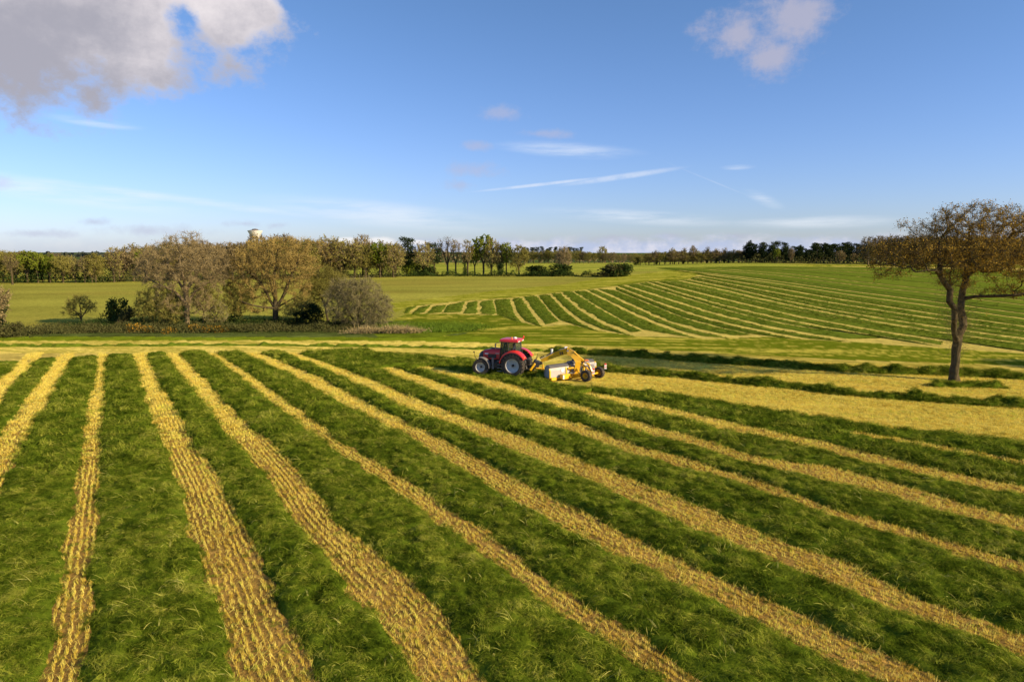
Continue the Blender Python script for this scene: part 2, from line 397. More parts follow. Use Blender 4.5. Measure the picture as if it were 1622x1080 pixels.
def side(poly, x, y):  # y of the boundary at x, so y>side means beyond
    g = polyg(poly); o = np.argsort(g[:, 0]); return np.interp(x, g[o, 0], g[o, 1])
# cut headland around the striped field: yellow green with pale streaks that follow the turns
y_v540 = side([(-300, 541), (0, 540), (400, 539), (640, 540), (900, 546), (1047, 554), (1340, 570), (1622, 579), (1900, 590)], gx, gy)
y_v558 = side([(-300, 559), (0, 559), (300, 558), (600, 558), (700, 562), (800, 577), (1000, 600)], gx, gy)
hl = pip(gx + wob, gy + wob, polyg([(640, 500), (640, 486), (740, 470), (880, 456), (960, 443), (1015, 437), (1075, 424), (1100, 421), (1700, 421), (1900, 424), (2100, 600), (1622, 590), (1340, 574), (1047, 558), (900, 550), (640, 541), (560, 540), (600, 520)]))
st = fbm(gx / 16 + .4 * vnoise(gx / 10, gy / 10), gy / .8 + gx * .11, 5, .7)
streak = smooth(st, -.1, .45)
hc = C(.13, .165, .009) * (1 - streak[:, None]) + C(.46, .40, .055) * streak[:, None]
cols[:] = np.where(hl[:, None], hc, cols)
soft = pip(gx + wob, gy + wob, polyg([(620, 497), (620, 480), (740, 466), (880, 452), (960, 439), (1015, 434), (1060, 428), (1080, 436), (1000, 447), (880, 462), (760, 474), (650, 484)]))
sc = C(.24, .25, .02) * (1 - streak[:, None]) + C(.38, .36, .05) * streak[:, None]; cols[:] = np.where(soft[:, None], sc, cols)
# far field under the windrows: stubble
FARP = [(642, 496), (655, 485), (700, 480), (745, 476), (810, 472), (871, 465), (920, 460), (976, 453), (1030, 446), (1072, 444.5), (1096, 441.5), (1104, 436), (1120, 434), (1100, 431), (1075, 428.5), (1070, 426.5), (1100, 425), (1150, 423), (1340, 422), (1622, 425), (1850, 428), (2000, 590), (1622, 560), (1491, 551), (1340, 541), (1231, 534), (1120, 536), (1010, 532), (960, 526), (900, 514), (862, 517), (830, 511), (790, 499), (740, 498)]
fp = pip(gx + wob * .4, gy + wob, polyg(FARP))
cols[:] = np.where(fp[:, None], C(.52, .42, .095) * (1 + .4 * fbm(gx / 1.2, gy / 1.2, 3)[:, None]), cols)
# centre distance beyond the tree belt
cf = (gy > 305) & (gx > -170) & (gx < 140) & (gy < 560); stc = smooth(fbm(gx / 60, gy / 7, 3), -.2, .5)[:, None]
cols[:] = np.where(cf[:, None], C(.24, .27, .035) * (1 - stc) + C(.42, .40, .06) * stc, cols)
dk = (gy > 620); cols[:] = np.where(dk[:, None], C(.07, .10, .03), cols)
# verge, ditch bank
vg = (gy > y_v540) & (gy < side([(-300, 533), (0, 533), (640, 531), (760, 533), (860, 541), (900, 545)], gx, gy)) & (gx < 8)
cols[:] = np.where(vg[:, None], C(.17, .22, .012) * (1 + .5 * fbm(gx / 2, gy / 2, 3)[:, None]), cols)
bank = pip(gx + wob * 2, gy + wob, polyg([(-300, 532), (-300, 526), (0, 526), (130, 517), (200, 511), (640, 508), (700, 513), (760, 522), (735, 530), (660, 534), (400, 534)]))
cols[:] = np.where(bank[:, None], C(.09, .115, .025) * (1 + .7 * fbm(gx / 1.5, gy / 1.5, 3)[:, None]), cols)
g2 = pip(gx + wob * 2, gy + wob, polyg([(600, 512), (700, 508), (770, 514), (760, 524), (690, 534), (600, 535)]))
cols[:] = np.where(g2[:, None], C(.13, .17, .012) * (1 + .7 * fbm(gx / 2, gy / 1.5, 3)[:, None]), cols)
# cleaned stubble round the field edge and behind the mower
sw = (gy > y_v558 - .3) & (gy <= y_v540)
yq = (gx * NV[0] + gy * NV[1]) > ev(QE, gx * DS[0] + gy * DS[1])
sw |= (gx > 4) & yq & (gy <= y_v540)
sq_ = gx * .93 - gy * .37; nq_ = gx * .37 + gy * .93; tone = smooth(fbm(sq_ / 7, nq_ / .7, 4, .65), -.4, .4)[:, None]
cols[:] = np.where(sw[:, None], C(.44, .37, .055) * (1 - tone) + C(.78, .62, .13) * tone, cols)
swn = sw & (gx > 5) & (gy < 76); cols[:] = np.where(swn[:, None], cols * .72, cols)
# near field floor: earth and straw
nf = (gy <= y_v558 - .3) & ~sw
br = (1 - smooth(gy, 34, 52))[:, None]; nfc = C(.29, .18, .045) * br + C(.56, .44, .10) * (1 - br)
cols[:] = np.where(nf[:, None], nfc * (1 + .5 * fbm(gx / 1.5, gy / 1.5, 3)[:, None]), cols)
cols = np.clip(cols, .01, .9)
# relief: slight roughness of the stubble ground
GZ2 = GZ.ravel() + np.where(gy < 120, .018 * fbm(gx / .35, gy / .35, 3), 0)
idx = np.arange(NR * NT).reshape(NR, NT)
q = np.stack([idx[:-1, :-1], idx[:-1, 1:], idx[1:, 1:], idx[1:, :-1]], -1).reshape(-1, 4)[:, ::-1]
qw = np.stack([idx[:-1, -1], idx[:-1, 0], idx[1:, 0], idx[1:, -1]], -1)[:, ::-1]
mg, t, out = nt_new('ground')
va = N(t, 'ShaderNodeVertexColor', layer_name='soil'); b_ = N(t, 'ShaderNodeBsdfPrincipled'); b_.inputs['Roughness'].default_value = .9; b_.inputs['Specular IOR Level'].default_value = 0
nA = tnoise(t, 1.6, 5, .7); nB = tnoise(t, 11, 3, .7); nS = tnoise(t, 1, 4, .6, (.9, 5, 1))
k_ = tmath(t, 'ADD', tmath(t, 'ADD', tmath(t, 'MULTIPLY', nA, .7), tmath(t, 'MULTIPLY', nB, .7)), tmath(t, 'MULTIPLY', nS, .5))
kk = ramp(t, tmath(t, 'SUBTRACT', k_, .45), [(.2, (.45, .42, .4)), (.52, (1, 1, 1)), (.8, (1.5, 1.5, 1.5))])
t.links.new(tmix(t, 1.0, va.outputs[0], kk, 'MULTIPLY'), b_.inputs['Base Color'])
bp = N(t, 'ShaderNodeBump'); bp.inputs['Strength'].default_value = .9; bp.inputs['Distance'].default_value = .12; t.links.new(k_, bp.inputs['Height'])
t.links.new(bp.outputs[0], b_.inputs['Normal']); t.links.new(b_.outputs[0], out.inputs[0])
ca = np.concatenate([cols, np.ones((len(cols), 1))], 1)
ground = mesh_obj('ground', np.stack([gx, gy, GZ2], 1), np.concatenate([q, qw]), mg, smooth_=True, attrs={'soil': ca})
tag(ground, kind='structure')

# ------------------------------------------------------------------ grass and stubble pieces, spread as instances
M_GRASS = leafy('cut_grass', [(.24, (.035, .06, .005)), (.41, (.10, .15, .010)), (.56, (.19, .24, .02)), (.72, (.38, .39, .05)), (.92, (.52, .46, .13))], scale=.42, trans=.3, rand=.42, fine=4.5)
M_ROWB = leafy('windrow_body', [(.25, (.03, .05, .004)), (.5, (.075, .11, .008)), (.75, (.16, .19, .018))], scale=.6, trans=0, rand=.1, fine=12)
M_STUB = leafy('stubble', [(.2, (.42, .27, .035)), (.4, (.74, .56, .085)), (.6, (.88, .74, .18)), (.82, (.58, .62, .05))], scale=.45, trans=.25, rand=.45, fine=7)
def blade_mesh(name, n, rad, lmin, lmax, w, flat, seed, mat, spread=.9, seg=3, h0=.04, ey=1.0):
    r = np.random.default_rng(seed); V = []; F = []
    for i in range(n):
        a = r.uniform(0, 2 * PI); rd = rad * math.sqrt(r.random()); bx, by = rd * math.cos(a), rd * math.sin(a) * ey
        az = r.normal(0, spread) if flat else r.uniform(0, 2 * PI); L = r.uniform(lmin, lmax); pit = R(r.uniform(5, 48)) if flat else R(r.uniform(60, 90))
        p = np.array([bx, by, r.uniform(0, h0)]); dirx = np.array([math.cos(az), math.sin(az), 0]); wd = np.array([-math.sin(az), math.cos(az), r.normal(0, .5)]); wd /= np.linalg.norm(wd)
        ww = w * r.uniform(.6, 1.3); b0 = len(V); bend = R(r.uniform(10, 38)) if flat else R(r.uniform(0, 12))
        if flat: p = p - dirx * L * .5
        for k in range(seg + 1):
            tpr = ww * (1 - (k / seg) ** 2 * .85)
            V += [p - wd * tpr / 2, p + wd * tpr / 2]; p = p + (dirx * math.cos(pit) + np.array([0, 0, math.sin(pit)])) * L / seg; pit -= bend
            p[2] = max(p[2], .004)
        for k in range(seg): F.append((b0 + 2 * k, b0 + 2 * k + 1, b0 + 2 * k + 3, b0 + 2 * k + 2))
    me = bpy.data.meshes.new(name); me.from_pydata([tuple(v) for v in V], [], F); me.materials.append(mat); return me
def src(me): return bpy.data.objects.new(me.name, me)
TUFT_N = [src(blade_mesh('tuft_near', 60, .22, .10, .28, .009, True, 10 + i, M_GRASS)) for i in range(6)]
M_STEM = leafy('pale_stems', [(.2, (.25, .27, .03)), (.5, (.42, .42, .07)), (.8, (.6, .54, .16))], trans=.3)
TUFT_N += TUFT_N + [src(blade_mesh('stem_wisp', 4, .22, .18, .45, .011, True, 90 + i, M_STEM, spread=.35)) for i in range(1)]
TUFT_M = [src(blade_mesh('tuft_mid', 34, .32, .2, .45, .02, True, 30 + i, M_GRASS, seg=2)) for i in range(5)]
STUB_N = [src(blade_mesh('stub_near', 16, .09, .05, .12, .011, False, 50 + i, M_STUB, seg=1, h0=.0, ey=.35)) for i in range(5)] + [src(blade_mesh('straw_litter', 9, .12, .10, .26, .009, True, 60, M_STUB, spread=2, seg=1, h0=.02))]
STUB_M = [src(blade_mesh('stub_mid', 16, .17, .07, .13, .02, False, 70 + i, M_STUB, seg=1, h0=.0)) for i in range(5)]
def gn_group(name, sources):
    g = bpy.data.node_groups.new(name, 'GeometryNodeTree')
    g.interface.new_socket('Geometry', in_out='INPUT', socket_type='NodeSocketGeometry'); g.interface.new_socket('Geometry', in_out='OUTPUT', socket_type='NodeSocketGeometry')
    gi = g.nodes.new('NodeGroupInput'); go = g.nodes.new('NodeGroupOutput'); jn = g.nodes.new('GeometryNodeJoinGeometry')
    for s in sources[::-1]:
        oi = g.nodes.new('GeometryNodeObjectInfo'); oi.inputs['Object'].default_value = s
        gti = g.nodes.new('GeometryNodeGeometryToInstance'); g.links.new(oi.outputs['Geometry'], gti.inputs[0]); g.links.new(gti.outputs[0], jn.inputs[0])
    mp = g.nodes.new('GeometryNodeMeshToPoints'); g.links.new(gi.outputs[0], mp.inputs[0])
    ip = g.nodes.new('GeometryNodeInstanceOnPoints'); g.links.new(mp.outputs[0], ip.inputs['Points']); g.links.new(jn.outputs[0], ip.inputs['Instance']); ip.inputs['Pick Instance'].default_value = True
    pk = g.nodes.new('GeometryNodeInputNamedAttribute'); pk.data_type = 'INT'; pk.inputs[0].default_value = 'pick'; g.links.new(pk.outputs[0], ip.inputs['Instance Index'])
    for n, s, dt in (('rot', 'Rotation', 'FLOAT_VECTOR'), ('scl', 'Scale', 'FLOAT')):
        na = g.nodes.new('GeometryNodeInputNamedAttribute'); na.data_type = dt; na.inputs[0].default_value = n
        if n == 'rot':
            e = g.nodes.new('FunctionNodeEulerToRotation'); g.links.new(na.outputs[0], e.inputs[0]); g.links.new(e.outputs[0], ip.inputs[s])
        else: g.links.new(na.outputs[0], ip.inputs[s])
    g.links.new(ip.outputs[0], go.inputs[0]); return g
G_TN, G_TM, G_SN, G_SM = gn_group('near_tufts', TUFT_N), gn_group('mid_tufts', TUFT_M), gn_group('near_stubs', STUB_N), gn_group('mid_stubs', STUB_M)
def scatter(name, pts, rot, scl, group, parent=None, mat=None):
    me = bpy.data.meshes.new(name); me.vertices.add(len(pts)); me.vertices.foreach_set('co', pts.astype(np.float32).ravel())
    a = me.attributes.new('rot', 'FLOAT_VECTOR', 'POINT'); a.data.foreach_set('vector', rot.astype(np.float32).ravel())
    a = me.attributes.new('scl', 'FLOAT', 'POINT'); a.data.foreach_set('value', scl.astype(np.float32))
    a = me.attributes.new('pick', 'INT', 'POINT'); a.data.foreach_set('value', rng.integers(0, 78, len(pts)).astype(np.int32))
    if mat: me.materials.append(mat)
    o = bpy.data.objects.new(name, me); COL.objects.link(o); o['kind'] = 'stuff'
    if parent is not None: o.parent = parent
    md = o.modifiers.new('spread', 'NODES'); md.node_group = group; return o

# ------------------------------------------------------------------ windrows of the near field
NORD = ['first', 'second', 'third', 'fourth', 'fifth', 'sixth', 'seventh', 'eighth', 'ninth', 'tenth', 'eleventh', 'twelfth', 'thirteenth', 'fourteenth']
ANG = math.atan2(DS[1], DS[0])
def row_z(s, n, t, H):
    prof = np.clip(1 - np.abs(2 * t - 1) ** 5, 0, 1)
    lump = 1 + .95 * fbm(s / 1.1, n / .7, 3) + .7 * fbm(s / .33 + 5, n / .28, 2)
    return H * prof * np.clip(lump, .25, 2) 
def near_row(i, eL, eR, s0, s1, H, label, kL, kR):
    s = np.arange(s0, s1, .2); nL = ev(eL, s) + rag(s, kL) + .06; nR = ev(eR, s) + rag(s, kR) - .06; nR = np.maximum(nR, nL + .02)
    K = 22; T = np.linspace(0, 1, K); Sg = np.repeat(s[:, None], K, 1); Ng = nL[:, None] * (1 - T) + nR[:, None] * T
    Z = row_z(Sg, Ng, T[None, :], H) - .02
    Z[0] = -.02; Z[-1] = -.02
    X = Sg * DS[0] + Ng * NV[0]; Y = Sg * DS[1] + Ng * NV[1]
    ix = np.arange(len(s) * K).reshape(len(s), K); f = np.stack([ix[:-1, :-1], ix[:-1, 1:], ix[1:, 1:], ix[1:, :-1]], -1).reshape(-1, 4)
    o = mesh_obj('windrow', np.stack([X, Y, Z + hgt(X, Y)], -1).reshape(-1, 3), f, M_ROWB, smooth_=True)
    tag(o, label, 'windrow', 'windrows of cut grass in the near field')
    L = s1 - s0; wd = float(np.mean(nR - nL)); A = L * wd; r = np.random.default_rng(100 + i)
    for grp, dens, d0, d1, sc in ((G_TN, 34, 0, 40, 1.0), (G_TM, 12, 38, 78, 1.0)):
        cnt = int(A * dens * 1.3); ss = r.uniform(s0, s1, cnt); tt = r.uniform(0.0, 1.0, cnt)
        a = ev(eL, ss) + rag(ss, kL) + .14; b = ev(eR, ss) + rag(ss, kR) - .14; wloc = b - a
        keep = (wloc > .15) & (r.random(cnt) < wloc / max(.1, wd * 1.3)); nn = a + (b - a) * tt
        x = ss * DS[0] + nn * NV[0]; y = ss * DS[1] + nn * NV[1]; d = np.hypot(x, y)
        keep &= (d > d0) & (d < d1) & in_view(x, y) & (r.random(cnt) < .97 + .9 * fbm(x / 1.6 + 3, y / 1.6, 3))
        ss, nn, tt, x, y = ss[keep], nn[keep], tt[keep], x[keep], y[keep]
        if not len(ss): continue
        z = row_z(ss, nn, tt, H) - .03 + hgt(x, y)
        swirl = fbm(x / 2.2, y / 2.2, 2) * 3.5
        rot = np.stack([r.normal(0, .15, len(ss)), r.normal(0, .15, len(ss)), ANG + swirl + r.normal(0, .5, len(ss)) + PI * (r.random(len(ss)) < .5)], 1)
        scatter('cut_grass', np.stack([x, y, z], 1), rot, r.uniform(.7, 1.25, len(ss)) * sc, grp, o, M_GRASS)
    return o
labs = ['dark green windrow at the far left, left of the first straw strip',
 'green windrow between the two leftmost straw strips, running off the left edge',
 'broad green windrow just left of the narrow straw strip at the lower left',
 'broad green windrow between the narrow straw strip and the wide rutted one, lower left',
 'dark green windrow between the two rutted straw strips at the lower left',
 'green windrow right of the two rutted straw strips, reaching the bottom centre',
 'wide green windrow reaching the bottom edge right of centre, below the straight straw strips',
 'narrow dark windrow between the two widest straight straw strips',
 'green windrow above the upper wide straw strip, crossing the middle of the field',
 'green windrow below the orange straw strip that starts left of the tractor',
 'narrow dark windrow passing below the mower, between two orange straw strips',
 'green windrow above the topmost orange straw strip, right of the mower',
 'lumpy green windrow edging the wide yellow stubble right of the mower']
GAPS = [EDG[0][0]] ; HR = .2
def start_s(e): return e[0][0]
s_lim = 2.0
def comp(e, st):   # the headland edge until the strip begins, then the strip
    sg = np.arange(-80, 62, .25); n_ = np.where(sg < st, ev(QE, sg), ev(e, sg)); return sg, n_
e_left = (EDG[0][0][0], EDG[0][0][1] - 4.4)
pairs = [(e_left, EDG[0][0])] + [(EDG[i][1], EDG[i + 1][0]) for i in range(len(EDG) - 1)] + [(EDG[-1][1], QE)]
# before a strip begins, its two edges run as one line
for i, (eL, eR) in enumerate(pairs):
    if i == 0: s0 = start_s(eR)
    elif i < 8: s0 = min(start_s(eL), start_s(eR))
    else:
        s0 = start_s(eL)
        if i < 12: eR = comp(eR, start_s(eR))
    s0 = max(s0, -80)
    near_row(i, eL, eR, s0, s_lim, HR * (1.0 if i not in (7,) else 1.15), labs[i], 2 * i, 2 * i + 1)

# ------------------------------------------------------------------ stubble standing in drill rows
pts_n, rot_n, scl_n, pts_m, rot_m, scl_m, ext = [], [], [], [], [], [], []
r = np.random.default_rng(5)
for i, (eL, eR) in enumerate(EDG):
    s0 = start_s(eL); s = np.arange(s0, s_lim, .09); a = ev(eL, s) + rag(s, 2 * i + 1); b = ev(eR, s) + rag(s, 2 * i + 2)
    ce = np.convolve(np.pad((ev(eL, s) + ev(eR, s)) / 2, 20, 'edge'), np.ones(41) / 41, 'valid')
    for k in range(-12, 13):
        n = ce + k * .21 + .05 * fbm(s / 1.5, s * 0 + k * 5.1, 2) + r.normal(0, .021, len(s)) + .05 * np.clip(fbm(s / 2 + k, s * 0 + i * 3.3, 2) * 3, 0, 1) * r.normal(0, 1, len(s)); sj = s + r.uniform(-.14, .14, len(s))
        x = sj * DS[0] + n * NV[0]; y = sj * DS[1] + n * NV[1]; d = np.hypot(x, y)
        bare = (fbm(sj / 5 + i * 9, n * .9, 3) > .42) | ((np.abs(k) in (2,)) & (fbm(sj / 3 + k, n * 0 + i, 2) > .05))
        ok = (n > a - .12) & (n < b + .12) & in_view(x, y) & (r.random(len(s)) > np.where(bare, .55, .07))
        o1 = ok & (d < 40); o2 = ok & (d >= 40) & (d < 90) & (r.random(len(s)) < .5)
        for o_, pp, ro, sc_ in ((o1, pts_n, rot_n, scl_n), (o2, pts_m, rot_m, scl_m)):
            c = int(o_.sum())
            if c:
                pp.append(np.stack([x[o_], y[o_], hgt(x[o_], y[o_])], 1)); ro.append(np.stack([r.normal(0, .12, c), r.normal(0, .12, c), ANG + r.normal(0, .2, c)], 1)); sc_.append(r.uniform(.7, 1.35, c))
    c = int(60 * abs(s_lim - s0)); ss = r.uniform(s0, s_lim, c); tt = r.random(c) ** .5 * np.where(r.random(c) < .5, 1, -1)
    a = ev(eL, ss); b = ev(eR, ss); nn = (a + b) / 2 + tt * (b - a) / 2 * 1.05; x = ss * DS[0] + nn * NV[0]; y = ss * DS[1] + nn * NV[1]
    k_ = in_view(x, y) & (np.hypot(x, y) < 60) & (r.random(c) < .12); ext.append(np.stack([x[k_], y[k_], np.full(k_.sum(), .01)], 1))
s = np.arange(-62, 0, .14)
for k in range(0, 160):
    n = ev(QE, s) + .1 + k * .17 + r.normal(0, .021, len(s)) + .05 * np.clip(fbm(s / 2 + k, s * 0 + i * 3.3, 2) * 3, 0, 1) * r.normal(0, 1, len(s)); sj = s + r.uniform(-.07, .07, len(s)); x = sj * DS[0] + n * NV[0]; y = sj * DS[1] + n * NV[1]; d = np.hypot(x, y)
    ok = in_view(x, y) & (d < 95) & (x > 6.5) & (y < side([(900, 552), (1047, 560), (1340, 576), (1622, 586), (1900, 592)], x, y)) & (r.random(len(s)) < np.clip(1.25 - d / 90, .2, .9))
    c = int(ok.sum())
    if c: pts_m.append(np.stack([x[ok], y[ok], hgt(x[ok], y[ok])], 1)); rot_m.append(np.stack([r.normal(0, .12, c), r.normal(0, .12, c), r.uniform(0, 6.28, c)], 1)); scl_m.append(r.uniform(.6, 1.1, c))
stub = scatter('stubble', np.concatenate(pts_n), np.concatenate(rot_n), np.concatenate(scl_n), G_SN, mat=M_STUB)
tag(stub, 'short straw-coloured cereal stubble standing in drill rows in the near strips', 'stubble')
stub2 = scatter('stubble', np.concatenate(pts_m), np.concatenate(rot_m), np.concatenate(scl_m), G_SM, mat=M_STUB)
tag(stub2, 'pale yellow stubble of the cleared ground behind the mower and the distant strips', 'stubble')
e_ = np.concatenate(ext); loose = scatter('loose_grass', e_, np.stack([r.normal(0, .15, len(e_)), r.normal(0, .15, len(e_)), r.uniform(0, 6.28, len(e_))], 1), r.uniform(.3, .65, len(e_)), G_TN, mat=M_GRASS)
tag(loose, 'loose wisps of cut grass scattered over the straw strips', 'cut grass')

# ------------------------------------------------------------------ windrows of the far striped field
M_FARW = leafy('far_windrow', [(.2, (.05, .08, .007)), (.4, (.09, .13, .012)), (.6, (.14, .18, .018)), (.85, (.30, .31, .04))], scale=.7, trans=0, rand=.15, fine=1.5)
LN = [  # centre line of each pale strip, with its width in photo pixels at its two ends
 ([(645, 487), (640, 497)], 1, 1),
 ([(662, 486), (648, 497)], 6, 6), ([(684, 484.5), (674, 496)], 6, 6), ([(708, 483), (701, 495)], 3, 3), ([(739, 478), (731, 495.5)], 7, 8), ([(759, 477), (758, 497)], 7.5, 8),
 ([(782.5, 475), (786, 498)], 3, 4), ([(809.6, 473), (817, 496), (829, 510)], 7, 8.5), ([(828, 471), (846.6, 498), (861, 516)], 6, 9), ([(851.5, 468.5), (871, 493), (886, 508)], 2.2, 4),
 ([(871, 466), (896, 491), (920.6, 510), (952.6, 524)], 5, 8), ([(888.5, 463.6), (920.6, 491), (957.6, 513), (1000, 529)], 4.5, 8), ([(908, 462), (945, 485), (987, 509), (1017, 523)], 2, 3),
 ([(928, 460), (960, 475.3), (1000.7, 495.7), (1041, 513), (1082, 527), (1113, 535)], 3.5, 7), ([(945, 458.6), (960, 464.5), (1009, 487.5), (1055, 508), (1109, 524), (1155, 533.6)], 3.5, 6.5),
 ([(976, 460), (1028, 481), (1082, 503), (1136, 518), (1190, 529.5)], 1.3, 2.4),
 ([(976, 453.6), (1028, 474), (1096, 498), (1163.5, 516), (1231, 529.6), (1275, 537.7)], 3.2, 6), ([(990, 452), (1055, 473), (1123, 494), (1190.6, 512), (1258, 526), (1340, 539)], 3, 6),
 ([(1010, 449.5), (1060, 464), (1123, 483), (1177, 498.4), (1258, 516), (1400, 534.5)], 1.2, 2.2),
 ([(1025, 446.8), (1082, 465.8), (1150, 484.8), (1231, 503.8), (1313, 519.5), (1400, 534), (1491, 548)], 2.6, 4.6), ([(1038.7, 446.8), (1109, 464.5), (1177, 481), (1258, 500), (1340, 515.5), (1400, 526), (1491, 539)], 2.6, 4.4),
 ([(1057, 445.5), (1125, 461), (1250, 489), (1400, 517.5), (1622, 550)], .9, 1.5),
 ([(1074, 444), (1150, 460.4), (1231, 479.4), (1313, 496), (1400, 511.5), (1491, 526.6), (1622, 545)], 2.3, 3.8), ([(1093, 443.5), (1163.5, 457.5), (1231, 473.5), (1313, 490.5), (1400, 505), (1491, 519), (1622, 536.5)], 2.2, 3.6),
 ([(1096, 441), (1200, 462.5), (1312, 485), (1450, 506.5), (1622, 530.5)], .8, 1.3),
 ([(1098, 438.7), (1204, 459), (1312.7, 478.7), (1400, 492.5), (1478, 504.5), (1622, 524.5)], 1.8, 3.0), ([(1116, 438), (1231, 456.5), (1312.7, 471.5), (1400, 485), (1478, 497), (1622, 517)], 1.7, 2.8),
 ([(1100, 433), (1200, 448), (1312, 466), (1482, 491.5), (1622, 511)], .6, 1.0),
 ([(1068.5, 428.3), (1177, 441.6), (1258, 453), (1340, 466), (1482, 485.5), (1622, 505)], 1.5, 2.4), ([(1040, 425), (1150, 436), (1231, 445.5), (1340, 460.5), (1482, 478.5), (1622, 497)], 1.4, 2.3),
 ([(1050, 424), (1200, 438.7), (1340, 456), (1482, 473), (1622, 490.5)], .5, .9),
 ([(1085, 424.3), (1231, 436), (1340, 450), (1482, 466), (1622, 483.5)], 1.1, 1.9), ([(1110, 423.8), (1258, 434.4), (1340, 444.3), (1506, 462), (1622, 476)], 1.0, 1.8),
 ([(1130, 423.3), (1280, 431.5), (1450, 446.5), (1622, 465)], .5, 1.2), ([(1150, 423), (1300, 428), (1450, 438), (1622, 452)], .7, 1.4), ([(1170, 422.5), (1350, 426.5), (1622, 441)], .6, 1.2), ([(1190, 421.8), (1400, 423.5), (1622, 429)], .4, .6)]
def resamp(g, n):
    g = np.asarray(g); d = np.concatenate([[0], np.cumsum(np.hypot(*np.diff(g[:, :2], axis=0).T))]); d /= d[-1]; q_ = np.linspace(0, 1, n)
    return np.stack([np.interp(q_, d, g[:, k]) for k in range(2)], 1)
def smooth_line(p, n=40):
    p = np.array(p, float); d = np.concatenate([[0], np.cumsum(np.hypot(*np.diff(p, axis=0).T))]); q_ = np.linspace(0, d[-1], n)
    o = np.stack([np.interp(q_, d, p[:, k]) for k in (0, 1)], 1)
    for _ in range(3): o[1:-1] = (o[:-2] + o[1:-1] * 2 + o[2:]) / 4
    return o
def line_edges(L):
    p, w0, w1 = L; c = smooth_line(p); t_ = np.gradient(c, axis=0); nn = np.stack([-t_[:, 1], t_[:, 0]], 1); nn /= np.linalg.norm(nn, axis=1)[:, None]
    w = np.linspace(w0, w1, len(c))[:, None] / 2 * .70
    out = []
    for sgn in (1, -1):
        e = PV(c + nn * w * sgn)[:, :2]
        if p[-1][0] > 1600:
            dl = e[-1] - e[-4]; dl /= np.linalg.norm(dl); e = np.concatenate([e, e[-1] + dl * np.linspace(6, 60, 6)[:, None]])
        out.append(e)
    return out
def loft_row(name, A, B, H, mat, K=7, n=None, ragA=.15, lump=.35, step=1.2, lift=0.0):
    Ln = np.hypot(*np.diff(A, axis=0).T).sum(); n = n or int(max(8, min(260, Ln / step))); A, B = resamp(A, n), resamp(B, n)
    T = np.linspace(0, 1, K)[None, :, None]; G = A[:, None] * (1 - T) + B[:, None] * T
    w = np.linalg.norm(B - A, axis=1); j1 = fbm(A[:, 0] / 2.5, A[:, 1] / 2.5, 4, .7); j2 = fbm(B[:, 0] / 2.5, B[:, 1] / 2.5 + 40, 4, .7); dirn = (B - A) / np.maximum(w, .01)[:, None]
    amp = np.minimum(ragA, w * .15); T2 = T
    G = G + dirn[:, None] * (j1 * amp * 2)[:, None, None] * (1 - T2) + dirn[:, None] * (j2 * amp * 2)[:, None, None] * T2
    X, Y = G[..., 0], G[..., 1]; t_ = T[..., 0]
    Z = H * (1 - np.abs(2 * t_ - 1) ** 3) * np.clip(1 + lump * 2 * fbm(X / .8, Y / .8, 3), .15, 2.5) - .02; Z[0] = -.02; Z[-1] = -.02
    Z = Z + float(lift)
    ix = np.arange(n * K).reshape(n, K); f = np.stack([ix[:-1, :-1], ix[:-1, 1:], ix[1:, 1:], ix[1:, :-1]], -1).reshape(-1, 4)
    return mesh_obj(name, np.stack([X, Y, Z + hgt(X, Y)], -1).reshape(-1, 3), f, mat, smooth_=True), G
ED = [line_edges(l) for l in LN]
ordw = {}
